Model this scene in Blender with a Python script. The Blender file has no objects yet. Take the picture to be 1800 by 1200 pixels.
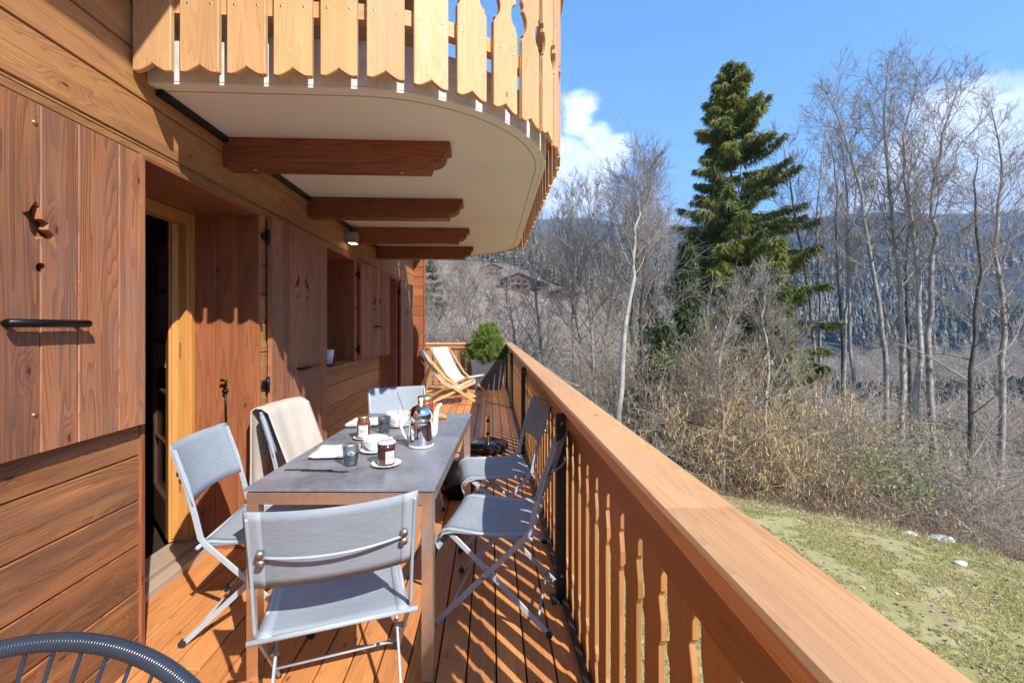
import bpy, bmesh, math, random
import numpy as np
from mathutils import Vector, Matrix

# ------------------------------------------------------------------ camera, sky, sun, exposure
S = bpy.context.scene
C = S.collection
F = 768.0 / 1800.0
YAW = math.atan(37 / 768)
CZ = 1.36
cd = bpy.data.cameras.new('camera')
cam = bpy.data.objects.new('camera', cd); C.objects.link(cam)
cd.sensor_width = 36; cd.lens = 36 * F
cd.shift_y = -25 / 1800
cd.clip_start = 0.05; cd.clip_end = 9000
cam.location = (0, 0, CZ); cam.rotation_euler = (math.pi / 2, 0, -YAW)
S.camera = cam
S.render.resolution_x = 1024; S.render.resolution_y = 682
S.view_settings.view_transform = 'Standard'; S.view_settings.look = 'None'
S.view_settings.gamma = 1; S.view_settings.exposure = 1.22

SUN = Vector((0.713, -1.0, 1.055)).normalized()      # towards the sun
SUN_EL = math.asin(SUN.z); SUN_ROT = math.atan2(SUN.x, SUN.y)
sl = bpy.data.lights.new('sun', 'SUN'); sl.energy = 4.4; sl.angle = math.radians(0.5); sl.color = (1.0, 0.95, 0.87)
so = bpy.data.objects.new('sun', sl); C.objects.link(so)
so.rotation_euler = (-SUN).to_track_quat('-Z', 'Y').to_euler(); so.location = (5, -6, 9)


def dirpx(u, v):
    a = (u - 900) / 768; c, s = math.cos(YAW), math.sin(YAW)
    return Vector((s + a * c, c - a * s, (575 - v) / 768))


W = bpy.data.worlds.new('World'); S.world = W; W.use_nodes = True
wn = W.node_tree; wn.nodes.clear()


def NN(nt, typ, **kw):
    n = nt.nodes.new(typ)
    for k, v in kw.items():
        if k.startswith('i_'):
            key = k[2:]
            key = int(key) if key.isdigit() else key.replace('_', ' ')
            n.inputs[key].default_value = v
        else:
            setattr(n, k, v)
    return n


def LK(nt, a, b): nt.links.new(a, b)


def mth(nt, op, a, b=None, c=None, clamp=False):
    n = nt.nodes.new('ShaderNodeMath'); n.operation = op; n.use_clamp = clamp
    for i, x in enumerate((a, b, c)):
        if x is None: continue
        if isinstance(x, (int, float)): n.inputs[i].default_value = x
        else: nt.links.new(x, n.inputs[i])
    return n.outputs[0]


def maprange(nt, x, a, b, c, d, smooth=False):
    n = nt.nodes.new('ShaderNodeMapRange'); n.clamp = True
    if smooth: n.interpolation_type = 'SMOOTHSTEP'
    nt.links.new(x, n.inputs[0])
    for i, k in enumerate((a, b, c, d)): n.inputs[i + 1].default_value = k
    return n.outputs[0]


def mixc(nt, fac, a, b, mode='MIX'):
    n = nt.nodes.new('ShaderNodeMix'); n.data_type = 'RGBA'; n.blend_type = mode
    if isinstance(fac, (int, float)): n.inputs[0].default_value = fac
    else: nt.links.new(fac, n.inputs[0])
    for i, x in ((6, a), (7, b)):
        if isinstance(x, tuple): n.inputs[i].default_value = x if len(x) == 4 else x + (1,)
        else: nt.links.new(x, n.inputs[i])
    return n.outputs[2]


sky = NN(wn, 'ShaderNodeTexSky', sky_type='NISHITA', sun_disc=False, sun_elevation=SUN_EL, sun_rotation=SUN_ROT,
         altitude=1200.0, air_density=1.15, dust_density=0.35, ozone_density=2.2)
geo = NN(wn, 'ShaderNodeTexCoord')
# clouds: soft noise thinned by a few wide lobes of the sky where cloud stands
lobes = [  # pixel-derived direction, half width, strength
    (1690, 250, 0.105, 1.0), (1640, 330, 0.125, 1.0), (1560, 380, 0.13, 0.95), (1460, 400, 0.12, 0.75), (1790, 340, 0.16, 1.0), (1740, 240, 0.10, 1.0),
    (1040, 345, 0.085, 1.0), (1000, 400, 0.12, 1.0), (1070, 270, 0.062, 1.0), (1022, 205, 0.055, 1.0), (1052, 236, 0.050, 1.0), (1610, 300, 0.12, 1.0), (1560, 345, 0.12, 1.0), (1680, 205, 0.085, 1.0), (1000, 290, 0.075, 0.95),
    (1090, 400, 0.10, 0.9), (1200, 235, 0.018, 0.5), (940, 330, 0.09, 0.9), (1180, 410, 0.08, 0.6), (1290, 420, 0.10, 0.5)]
acc = None
dirn = NN(wn, 'ShaderNodeVectorMath', operation='NORMALIZE'); LK(wn, geo.outputs['Generated'], dirn.inputs[0])
for (u, v, w_, s_) in lobes:
    d = dirpx(u, v).normalized()
    ds = NN(wn, 'ShaderNodeVectorMath', operation='DISTANCE'); LK(wn, dirn.outputs[0], ds.inputs[0]); ds.inputs[1].default_value = d
    m = maprange(wn, ds.outputs['Value'], 0.0, w_ * 1.45, s_, 0.0, True)
    acc = m if acc is None else mth(wn, 'MAXIMUM', acc, m)
nz = NN(wn, 'ShaderNodeTexNoise', i_Scale=9.0, i_Detail=9.0, i_Roughness=0.62, i_Distortion=0.25)
mp = NN(wn, 'ShaderNodeMapping'); mp.inputs['Scale'].default_value = (1, 1, 1.5)
LK(wn, dirn.outputs[0], mp.inputs[0]); LK(wn, mp.outputs[0], nz.inputs['Vector'])
cl = mth(wn, 'MULTIPLY_ADD', nz.outputs['Fac'], 4.2, mth(wn, 'SUBTRACT', mth(wn, 'MULTIPLY', acc, 2.5), 2.95))
cl = maprange(wn, cl, -0.05, 1.25, 0.0, 1.0, True)
nz2 = NN(wn, 'ShaderNodeTexNoise', i_Scale=14.0, i_Detail=6.0, i_Roughness=0.55); LK(wn, mp.outputs[0], nz2.inputs['Vector'])
ccol = mixc(wn, maprange(wn, nz2.outputs['Fac'], 0.35, 0.65, 0, 1), (4.0, 4.5, 5.3), (5.6, 5.8, 6.2))
hs = NN(wn, 'ShaderNodeHueSaturation', i_Saturation=1.20, i_Value=1.0); LK(wn, sky.outputs[0], hs.inputs['Color'])
skc = mixc(wn, mth(wn, 'MULTIPLY', cl, 0.93), hs.outputs[0], ccol)
bg = NN(wn, 'ShaderNodeBackground', i_Strength=0.15); LK(wn, skc, bg.inputs[0])
wo = NN(wn, 'ShaderNodeOutputWorld'); LK(wn, bg.outputs[0], wo.inputs[0])

# ------------------------------------------------------------------ object helpers
R = random.Random(7)


def tag(o, label=None, cat=None, group=None, kind=None):
    if label: o['label'] = label
    if cat: o['category'] = cat
    if group: o['group'] = group
    if kind: o['kind'] = kind
    return o


def empty(name, loc=(0, 0, 0), rz=0.0, label=None, cat=None, group=None):
    o = bpy.data.objects.new(name, None); C.objects.link(o)
    o.empty_display_size = 0.1
    o.location = loc; o.rotation_euler = (0, 0, rz)
    return tag(o, label, cat, group)


def kids(o): return [c for c in bpy.data.objects if c.parent == o]


def copy_tree(o, parent=None):
    c = o.copy(); C.objects.link(c)
    if parent is not None: c.parent = parent
    for ch in kids(o): copy_tree(ch, c)
    return c


AX = {'x': Vector((1, 0, 0)), 'y': Vector((0, 1, 0)), 'z': Vector((0, 0, 1))}


class MB:
    """collects pieces, gives every piece wood-grain UVs in metres"""
    def __init__(s): s.v = []; s.f = []; s.uv = []; s.sm = []; s.mi = []

    def add(s, verts, faces, grain='z', smooth=False, mi=0, off=None, mat=None):
        g = AX[grain] if isinstance(grain, str) else grain
        vs = [Vector(p) for p in verts]
        if mat is not None:
            vs = [mat @ p for p in vs]; g = (mat.to_3x3() @ g).normalized()
        n0 = len(s.v); s.v += [tuple(p) for p in vs]
        if off is None: off = (R.uniform(0, 400), R.uniform(0, 90))
        for fc in faces:
            a, b, c = vs[fc[0]], vs[fc[1]], vs[fc[2]]
            n = (b - a).cross(c - b)
            if n.length < 1e-12 and len(fc) > 3: n = (c - b).cross(vs[fc[3]] - c)
            if n.length > 0: n.normalize()
            t = n.cross(g)
            if t.length < 0.35:
                t = n.orthogonal().normalized(); u2 = n.cross(t)
                s.uv += [(off[0] + vs[i].dot(u2) * 3, off[1] + vs[i].dot(t)) for i in fc]
            else:
                t.normalize()
                s.uv += [(off[0] + vs[i].dot(g), off[1] + vs[i].dot(t)) for i in fc]
            s.f.append([n0 + i for i in fc]); s.sm.append(smooth); s.mi.append(mi)
        return s

    def box(s, x0, x1, y0, y1, z0, z1, grain=None, mi=0, mat=None):
        if grain is None:
            d = {'x': x1 - x0, 'y': y1 - y0, 'z': z1 - z0}; grain = max(d, key=d.get)
        v = [(x0, y0, z0), (x1, y0, z0), (x1, y1, z0), (x0, y1, z0), (x0, y0, z1), (x1, y0, z1), (x1, y1, z1), (x0, y1, z1)]
        return s.add(v, [(0, 3, 2, 1), (4, 5, 6, 7), (0, 1, 5, 4), (1, 2, 6, 5), (2, 3, 7, 6), (3, 0, 4, 7)], grain, mi=mi, mat=mat)

    def prism(s, pts, lo, hi, axis='y', grain='z', mat=None, mi=0):
        """polygon pts (a,b) extruded along axis. axis y: (x,z); axis x: (y,z); axis z: (x,y)"""
        def P(a, b, c):
            return {'y': (a, c, b), 'x': (c, a, b), 'z': (a, b, c)}[axis]
        n = len(pts)
        v = [P(a, b, lo) for a, b in pts] + [P(a, b, hi) for a, b in pts]
        area = sum(pts[i][0] * pts[(i + 1) % n][1] - pts[(i + 1) % n][0] * pts[i][1] for i in range(n))
        flip = (area < 0) ^ (axis == 'y')
        f = [tuple(range(n - 1, -1, -1)), tuple(range(n, 2 * n))] + [(i, (i + 1) % n, n + (i + 1) % n, n + i) for i in range(n)]
        if flip: f = [tuple(reversed(q)) for q in f]
        return s.add(v, f, grain, mat=mat, mi=mi)

    def tube(s, path, r, k=8, closed=False, smooth=True, flat=None, cap=True, grain='z', mi=0):
        """round or flat (width, thickness, normal) section swept along path"""
        P = [Vector(p) for p in path]; n = len(P)
        rr = r if isinstance(r, (list, tuple)) else [r] * n
        v = []
        ref = None
        for i in range(n):
            if closed: t = P[(i + 1) % n] - P[i - 1]
            else: t = P[min(i + 1, n - 1)] - P[max(i - 1, 0)]
            t.normalize()
            if flat is not None:
                nn = Vector(flat[2]); nn = (nn - t * nn.dot(t)).normalized(); bb = t.cross(nn)
                w, h = flat[0] / 2, flat[1] / 2
                v += [P[i] + bb * w + nn * h, P[i] - bb * w + nn * h, P[i] - bb * w - nn * h, P[i] + bb * w - nn * h]
            else:
                if ref is None: ref = t.orthogonal().normalized()
                ref = (ref - t * ref.dot(t)).normalized(); b = t.cross(ref)
                for j in range(k):
                    a = 2 * math.pi * j / k
                    v.append(P[i] + (ref * math.cos(a) + b * math.sin(a)) * rr[i])
        if flat is not None: k = 4; smooth = False
        f = []
        for i in range(n if closed else n - 1):
            i2 = (i + 1) % n
            for j in range(k):
                j2 = (j + 1) % k
                f.append((i * k + j, i * k + j2, i2 * k + j2, i2 * k + j))
        if cap and not closed: f += [tuple(range(k - 1, -1, -1)), tuple(range((n - 1) * k, n * k))]
        return s.add(v, f, grain, smooth, mi=mi)

    def lathe(s, prof, k=28, c=(0, 0, 0), smooth=True, mi=0):
        v = []; f = []
        for (r, z) in prof:
            for j in range(k):
                a = 2 * math.pi * j / k; v.append((c[0] + r * math.cos(a), c[1] + r * math.sin(a), c[2] + z))
        for i in range(len(prof) - 1):
            for j in range(k):
                j2 = (j + 1) % k; f.append((i * k + j, i * k + j2, (i + 1) * k + j2, (i + 1) * k + j))
        return s.add(v, f, 'z', smooth, mi=mi)

    def sheet(s, grid, smooth=True, grain='z', mi=0):
        m = len(grid[0]); v = [p for row in grid for p in row]; f = []
        for i in range(len(grid) - 1):
            for j in range(m - 1):
                f.append((i * m + j, i * m + j + 1, (i + 1) * m + j + 1, (i + 1) * m + j))
        return s.add(v, f, grain, smooth, mi=mi)

    def build(s, name, mat, parent=None, bevel=0, solid=0, seg=2):
        me = bpy.data.meshes.new(name); me.from_pydata(s.v, [], s.f)
        uv = me.uv_layers.new(name='UVMap'); uv.data.foreach_set('uv', [c for p in s.uv for c in p])
        me.polygons.foreach_set('use_smooth', s.sm)
        mats = mat if isinstance(mat, (list, tuple)) else [mat]
        for m in mats: me.materials.append(m)
        me.polygons.foreach_set('material_index', s.mi)
        me.update()
        o = bpy.data.objects.new(name, me); C.objects.link(o)
        if parent is not None: o.parent = parent
        if solid:
            md = o.modifiers.new('solid', 'SOLIDIFY'); md.thickness = solid; md.offset = 0
        if bevel:
            md = o.modifiers.new('bevel', 'BEVEL'); md.width = bevel; md.segments = seg; md.limit_method = 'ANGLE'; md.angle_limit = math.radians(40)
        return o


# ------------------------------------------------------------------ materials
def newmat(name):
    m = bpy.data.materials.new(name); m.use_nodes = True
    nt = m.node_tree; nt.nodes.clear()
    out = nt.nodes.new('ShaderNodeOutputMaterial'); b = nt.nodes.new('ShaderNodeBsdfPrincipled')
    nt.links.new(b.outputs[0], out.inputs[0])
    return m, nt, b


def plain(name, col, rough=0.5, metal=0.0, var=0.0, scale=8.0, bump=0.0, **kw):
    m, nt, b = newmat(name)
    b.inputs['Roughness'].default_value = rough; b.inputs['Metallic'].default_value = metal
    for k, v in kw.items(): b.inputs[k.replace('_', ' ')].default_value = v
    tc = NN(nt, 'ShaderNodeTexCoord')
    nz = NN(nt, 'ShaderNodeTexNoise', i_Scale=scale, i_Detail=5.0, i_Roughness=0.6); LK(nt, tc.outputs['Object'], nz.inputs['Vector'])
    c2 = tuple(min(1, x * (1 + var)) for x in col); c1 = tuple(x * (1 - var) for x in col)
    LK(nt, mixc(nt, maprange(nt, nz.outputs['Fac'], 0.3, 0.7, 0, 1), c1, c2), b.inputs['Base Color'])
    if bump:
        bp = NN(nt, 'ShaderNodeBump', i_Strength=bump, i_Distance=0.002)
        n2 = NN(nt, 'ShaderNodeTexNoise', i_Scale=scale * 12, i_Detail=4.0); LK(nt, tc.outputs['Object'], n2.inputs['Vector'])
        LK(nt, n2.outputs['Fac'], bp.inputs['Height']); LK(nt, bp.outputs[0], b.inputs['Normal'])
    return m


def wood(name, light, dark, ring=7.0, contrast=0.6, rough=0.5, tone=0.25, knots=0.35, bump=0.25, weather=None, wamt=0.0,
         knotcol=None, acr=9.0, spec=0.4, streak=None, samt=0.0):
    m, nt, b = newmat(name)
    uv = NN(nt, 'ShaderNodeUVMap')
    sp = NN(nt, 'ShaderNodeSeparateXYZ'); LK(nt, uv.outputs[0], sp.inputs[0])
    def vec(su, sv, w=0.0):
        c = NN(nt, 'ShaderNodeCombineXYZ'); LK(nt, mth(nt, 'MULTIPLY', sp.outputs[0], su), c.inputs[0])
        LK(nt, mth(nt, 'MULTIPLY', sp.outputs[1], sv), c.inputs[1]); c.inputs[2].default_value = w; return c.outputs[0]
    # knots
    vo = NN(nt, 'ShaderNodeTexVoronoi', i_Scale=1.0, i_Randomness=1.0); vo.voronoi_dimensions = '2D'
    LK(nt, vec(3.2, 7.5), vo.inputs['Vector'])
    vc = NN(nt, 'ShaderNodeSeparateColor'); LK(nt, vo.outputs['Color'], vc.inputs[0])
    has = mth(nt, 'LESS_THAN', vc.outputs[0], knots * 0.5)
    kd = maprange(nt, vo.outputs['Distance'], 0.0, 0.34, 1.0, 0.0, True)
    kd = mth(nt, 'MULTIPLY', kd, has)
    kcore = mth(nt, 'MULTIPLY', maprange(nt, vo.outputs['Distance'], 0.02, 0.062, 1.0, 0.0, True), has)
    # growth rings as contour lines of a stretched noise
    n1 = NN(nt, 'ShaderNodeTexNoise', i_Scale=1.0, i_Detail=2.0, i_Roughness=0.45); LK(nt, vec(0.55, acr), n1.inputs['Vector'])
    field = mth(nt, 'ADD', mth(nt, 'MULTIPLY', n1.outputs['Fac'], ring), mth(nt, 'MULTIPLY', kd, 1.6))
    fr = mth(nt, 'FRACT', mth(nt, 'MULTIPLY', field, 2.0))
    lines = maprange(nt, mth(nt, 'POWER', fr, 2.2), 0.0, 1.0, 0.0, 1.0)
    n2 = NN(nt, 'ShaderNodeTexNoise', i_Scale=1.0, i_Detail=3.0, i_Roughness=0.6); LK(nt, vec(5.0, 260.0), n2.inputs['Vector'])
    fib = maprange(nt, n2.outputs['Fac'], 0.3, 0.7, 0.0, 1.0)
    n3 = NN(nt, 'ShaderNodeTexNoise', i_Scale=1.0, i_Detail=1.0); LK(nt, vec(0.35, 1.6, 3.0), n3.inputs['Vector'])
    n4 = NN(nt, 'ShaderNodeTexNoise', i_Scale=1.0, i_Detail=4.0, i_Roughness=0.65); LK(nt, vec(2.2, 14.0, 7.0), n4.inputs['Vector'])
    fac = mth(nt, 'ADD', mth(nt, 'MULTIPLY', lines, contrast), mth(nt, 'MULTIPLY', fib, 0.28), clamp=True)
    col = mixc(nt, fac, light, dark)
    if streak is not None:
        ns = NN(nt, 'ShaderNodeTexNoise', i_Scale=1.0, i_Detail=3.0, i_Roughness=0.6); LK(nt, vec(0.9, 16.0, 19.0), ns.inputs['Vector'])
        col = mixc(nt, mth(nt, 'MULTIPLY', maprange(nt, ns.outputs['Fac'], 0.50, 0.66, 0, 1), samt), col, streak)
    if weather is not None:
        nw = NN(nt, 'ShaderNodeTexNoise', i_Scale=1.0, i_Detail=5.0, i_Roughness=0.7); LK(nt, vec(1.1, 7.0, 11.0), nw.inputs['Vector'])
        col = mixc(nt, mth(nt, 'MULTIPLY', maprange(nt, nw.outputs['Fac'], 0.44, 0.62, 0, 1), wamt), col, weather)
    kc = knotcol or tuple(x * 0.32 for x in dark)
    col = mixc(nt, mth(nt, 'MULTIPLY', kd, 0.35), col, dark)
    col = mixc(nt, mth(nt, 'MULTIPLY', kcore, 0.85), col, kc)
    t = mth(nt, 'ADD', maprange(nt, n3.outputs['Fac'], 0.3, 0.7, 1 - tone, 1 + tone), mth(nt, 'MULTIPLY', mth(nt, 'SUBTRACT', n4.outputs['Fac'], 0.5), tone * 1.5))
    tv = NN(nt, 'ShaderNodeVectorMath', operation='SCALE'); LK(nt, col, tv.inputs[0]); LK(nt, t, tv.inputs['Scale'])
    LK(nt, tv.outputs[0], b.inputs['Base Color'])
    LK(nt, maprange(nt, n4.outputs['Fac'], 0.3, 0.7, rough - 0.08, rough + 0.12), b.inputs['Roughness'])
    b.inputs['Specular IOR Level'].default_value = spec
    h = mth(nt, 'ADD', mth(nt, 'MULTIPLY', fib, 0.5), mth(nt, 'MULTIPLY', lines, -0.9))
    bp = NN(nt, 'ShaderNodeBump', i_Strength=bump, i_Distance=0.0012); LK(nt, h, bp.inputs['Height']); LK(nt, bp.outputs[0], b.inputs['Normal'])
    return m


M = {}
M['clap'] = wood('larch_cladding', (0.47, 0.235, 0.085), (0.225, 0.09, 0.032), ring=14, contrast=0.55, tone=0.24, knots=0.35, bump=0.6, weather=(0.20, 0.085, 0.045), wamt=0.5, rough=0.55)
M['clap_low'] = wood('worn_cladding', (0.40, 0.165, 0.062), (0.155, 0.052, 0.022), ring=17, contrast=0.75, tone=0.3, knots=0.4, bump=0.8, weather=(0.13, 0.062, 0.042), wamt=0.65, rough=0.5, streak=(0.50, 0.27, 0.12), samt=0.4)
M['shutter'] = wood('shutter_wood', (0.42, 0.170, 0.075), (0.18, 0.062, 0.034), ring=13, contrast=0.7, tone=0.30, knots=0.75, bump=1.0, weather=(0.22, 0.125, 0.095), wamt=0.55, rough=0.42, streak=(0.42, 0.19, 0.075), samt=0.55)
M['reveal'] = wood('dark_reveal_wood', (0.36, 0.130, 0.055), (0.155, 0.048, 0.022), ring=5, contrast=0.45, tone=0.2, knots=0.4, bump=0.3, rough=0.42)
M['beam'] = wood('beam_wood', (0.26, 0.085, 0.035), (0.10, 0.028, 0.013), ring=7, contrast=0.6, tone=0.22, knots=0.3, bump=0.6, rough=0.45)
M['slat'] = wood('pale_larch', (0.66, 0.385, 0.18), (0.50, 0.25, 0.10), ring=12, contrast=0.5, tone=0.2, knots=0.28, bump=0.25, rough=0.5, knotcol=(0.13, 0.05, 0.02))
M['rail'] = wood('handrail_larch', (0.72, 0.395, 0.175), (0.52, 0.24, 0.092), ring=13, contrast=0.6, weather=(0.50, 0.31, 0.19), wamt=0.4, tone=0.13, knots=0.3, bump=0.2, rough=0.45, acr=12)
M['bal'] = wood('baluster_larch', (0.46, 0.225, 0.085), (0.29, 0.12, 0.042), ring=11, contrast=0.45, tone=0.15, knots=0.22, bump=0.25, rough=0.5)
M['beam2'] = wood('rail_board', (0.40, 0.18, 0.068), (0.26, 0.10, 0.036), ring=6, contrast=0.45, tone=0.15, knots=0.2, bump=0.25, rough=0.5)
M['deck'] = wood('oiled_deck', (0.70, 0.31, 0.105), (0.46, 0.17, 0.055), ring=12, contrast=0.55, tone=0.2, knots=0.3, bump=0.35, rough=0.42, weather=(0.36, 0.12, 0.05), wamt=0.3)
M['joinery'] = wood('golden_joinery', (0.60, 0.30, 0.085), (0.42, 0.17, 0.04), ring=5, contrast=0.35, tone=0.1, knots=0.0, bump=0.12, rough=0.35)
M['doorwood_shaded'] = wood('shaded_door_wood', (0.085, 0.038, 0.018), (0.05, 0.022, 0.011), ring=5, contrast=0.4, knots=0.0, bump=0.15)  # door joinery away from the hinge edge, its shade put into the colour
M['threshold'] = wood('pale_threshold', (0.42, 0.33, 0.25), (0.28, 0.20, 0.14), ring=5, contrast=0.4, tone=0.15, knots=0.0, bump=0.3, rough=0.55)
M['beech'] = wood('beech_rod', (0.68, 0.45, 0.22), (0.56, 0.33, 0.14), ring=4, contrast=0.3, tone=0.1, knots=0.0, bump=0.1, rough=0.5)
M['plaster'] = plain('painted_soffit', (0.80, 0.785, 0.76), 0.75, var=0.05, scale=1.3, bump=0.25)
M['bead'] = plain('soffit_bead', (0.40, 0.34, 0.27), 0.75, var=0.05)
M['render'] = plain('rough_render', (0.66, 0.66, 0.66), 0.85, var=0.16, scale=16, bump=1.0)
M['black'] = plain('black_metal', (0.012, 0.012, 0.014), 0.35, 0.6, var=0.3)
M['anthracite'] = plain('anthracite_steel', (0.045, 0.05, 0.058), 0.42, 0.5, var=0.2)
M['zinc'] = plain('zinc_screw', (0.45, 0.44, 0.42), 0.4, 0.9, var=0.2, scale=60)
M['brass'] = plain('aged_brass', (0.45, 0.34, 0.17), 0.35, 0.9, var=0.2, scale=60)
M['chairmetal'] = plain('grey_painted_steel', (0.38, 0.425, 0.47), 0.38, 0.0, var=0.06, scale=20)
M['inox'] = plain('brushed_stainless', (0.78, 0.69, 0.60), 0.30, 0.92, var=0.08, scale=30)
M['chrome'] = plain('polished_steel', (0.82, 0.82, 0.84), 0.06, 1.0, var=0.02)
M['porcelain'] = plain('white_porcelain', (0.80, 0.79, 0.77), 0.16, var=0.02)
M['planter'] = plain('grey_planter', (0.10, 0.105, 0.125), 0.6, var=0.08, scale=4)
M['marble'] = plain('black_stone', (0.018, 0.02, 0.024), 0.12, var=0.5, scale=6)
M['cord'] = plain('slate_pvc_cord', (0.028, 0.038, 0.055), 0.24, var=0.12)
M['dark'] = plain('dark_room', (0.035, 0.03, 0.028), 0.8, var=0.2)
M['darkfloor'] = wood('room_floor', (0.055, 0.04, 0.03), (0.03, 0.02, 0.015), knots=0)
M['linen'] = plain('cream_canvas', (0.74, 0.69, 0.61), 0.9, var=0.04, scale=40, bump=0.3)
M['napkin'] = plain('white_cotton', (0.80, 0.80, 0.79), 0.9, var=0.02, scale=30, bump=0.3)
M['lampgrey'] = plain('silver_grey_lamp', (0.36, 0.36, 0.35), 0.4, 0.4, var=0.05)
M['bark'] = plain('grey_bark', (0.30, 0.27, 0.235), 0.9, var=0.55, scale=3.5)
M['barkpale'] = plain('pale_bark', (0.40, 0.365, 0.32), 0.9, var=0.40, scale=3.0)
M['barkdark'] = plain('dark_bark', (0.085, 0.072, 0.06), 0.9, var=0.5, scale=3.0)
M['crowntwig'] = plain('crown_twig', (0.29, 0.255, 0.215), 0.85, var=0.4, scale=1.5)
M['twig'] = plain('twig', (0.37, 0.32, 0.245), 0.85, var=0.35, scale=2.0)
M['twigwarm'] = plain('warm_twig', (0.42, 0.32, 0.20), 0.85, var=0.45, scale=1.5)
M['catkin'] = plain('tan_catkin', (0.58, 0.41, 0.17), 0.8, var=0.3, scale=2.0)
M['thatch'] = plain('thicket', (0.41, 0.34, 0.265), 0.9, var=0.45, scale=0.6)
M['stone'] = plain('white_stone', (0.62, 0.61, 0.60), 0.8, var=0.15, scale=6, bump=1)
M['bread'] = plain('golden_crust', (0.55, 0.24, 0.06), 0.45, var=0.35, scale=30, bump=0.6)
M['jam'] = plain('dark_jam', (0.065, 0.016, 0.014), 0.10, var=0.3, scale=20, Coat_Weight=1.0)
M['jam2'] = plain('fig_jam', (0.17, 0.05, 0.022), 0.10, var=0.4, scale=25, Coat_Weight=1.0)
M['honey'] = plain('amber_honey', (0.36, 0.06, 0.012), 0.08, var=0.2, scale=20, Coat_Weight=1.0)
M['paper'] = plain('paper_label', (0.72, 0.70, 0.66), 0.7, var=0.04, scale=30)
M['ink'] = plain('label_ink', (0.09, 0.08, 0.08), 0.8)
M['lidwhite'] = plain('jar_lid_white', (0.62, 0.61, 0.60), 0.35, var=0.03)
M['gold'] = plain('gold_lid', (0.70, 0.52, 0.26), 0.28, 0.9, var=0.1, scale=30)
M['steel'] = plain('cutlery_steel', (0.32, 0.29, 0.28), 0.2, 1.0, var=0.05)
M['roof_far'] = plain('brown_roof', (0.17, 0.10, 0.08), 0.8, var=0.3, scale=0.8)
M['roof_pale'] = plain('pale_roof', (0.33, 0.27, 0.25), 0.8, var=0.2, scale=0.5)
M['wall_far'] = plain('chalet_boards', (0.13, 0.068, 0.045), 0.8, var=0.3, scale=0.8)
M['wall_white'] = plain('white_house_wall', (0.62, 0.60, 0.57), 0.8, var=0.08, scale=0.8)
M['eave'] = plain('eave_boards', (0.20, 0.09, 0.04), 0.8, var=0.2)


def fabric(name, col, trans=0.25, weave=900.0, rough=0.7):
    m, nt, b = newmat(name); out = [n for n in nt.nodes if n.type == 'OUTPUT_MATERIAL'][0]
    tc = NN(nt, 'ShaderNodeTexCoord')
    nz = NN(nt, 'ShaderNodeTexNoise', i_Scale=60.0, i_Detail=3.0)
    mp = NN(nt, 'ShaderNodeMapping'); mp.inputs['Scale'].default_value = (0.15, 3, 3)
    LK(nt, tc.outputs['Object'], mp.inputs[0]); LK(nt, mp.outputs[0], nz.inputs['Vector'])
    n2 = NN(nt, 'ShaderNodeTexNoise', i_Scale=5.0, i_Detail=2.0); LK(nt, tc.outputs['Object'], n2.inputs['Vector'])
    f = mth(nt, 'ADD', mth(nt, 'MULTIPLY', nz.outputs['Fac'], 0.6), mth(nt, 'MULTIPLY', n2.outputs['Fac'], 0.4))
    c = mixc(nt, maprange(nt, f, 0.35, 0.65, 0, 1), tuple(x * 0.88 for x in col), tuple(min(1, x * 1.1) for x in col))
    LK(nt, c, b.inputs['Base Color']); b.inputs['Roughness'].default_value = rough
    b.inputs['Specular IOR Level'].default_value = 0.3
    tr = NN(nt, 'ShaderNodeBsdfTranslucent'); LK(nt, c, tr.inputs[0])
    mx = NN(nt, 'ShaderNodeMixShader', i_0=trans); LK(nt, b.outputs[0], mx.inputs[1]); LK(nt, tr.outputs[0], mx.inputs[2])
    LK(nt, mx.outputs[0], out.inputs[0])
    bp = NN(nt, 'ShaderNodeBump', i_Strength=0.2, i_Distance=0.0008)
    LK(nt, nz.outputs['Fac'], bp.inputs['Height']); LK(nt, bp.outputs[0], b.inputs['Normal'])
    return m


M['sling'] = fabric('grey_mesh_fabric', (0.33, 0.375, 0.43), 0.12)
M['slingedge'] = fabric('grey_mesh_hem', (0.38, 0.43, 0.485), 0.03)
M['canvas'] = fabric('cream_deck_canvas', (0.76, 0.72, 0.66), 0.25)
M['blanket'] = fabric('oatmeal_knit', (0.56, 0.49, 0.43), 0.05, rough=0.95)
M['curtain'] = fabric('white_voile', (0.86, 0.88, 0.92), 0.5)

# table top: slate-coloured ceramic
m, nt, b = newmat('slate_ceramic'); M['slate'] = m
tc = NN(nt, 'ShaderNodeTexCoord')
n1 = NN(nt, 'ShaderNodeTexNoise', i_Scale=3.5, i_Detail=9.0, i_Roughness=0.68, i_Distortion=0.5); LK(nt, tc.outputs['Object'], n1.inputs['Vector'])
n2 = NN(nt, 'ShaderNodeTexNoise', i_Scale=38.0, i_Detail=5.0, i_Roughness=0.6); LK(nt, tc.outputs['Object'], n2.inputs['Vector'])
f = mth(nt, 'ADD', mth(nt, 'MULTIPLY', n1.outputs['Fac'], 0.7), mth(nt, 'MULTIPLY', n2.outputs['Fac'], 0.3))
LK(nt, mixc(nt, maprange(nt, f, 0.36, 0.64, 0, 1), (0.145, 0.152, 0.175), (0.29, 0.30, 0.33)), b.inputs['Base Color'])
LK(nt, maprange(nt, n1.outputs['Fac'], 0.35, 0.65, 0.27, 0.46), b.inputs['Roughness'])
bp = NN(nt, 'ShaderNodeBump', i_Strength=0.2, i_Distance=0.0015); LK(nt, f, bp.inputs['Height']); LK(nt, bp.outputs[0], b.inputs['Normal'])


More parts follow.
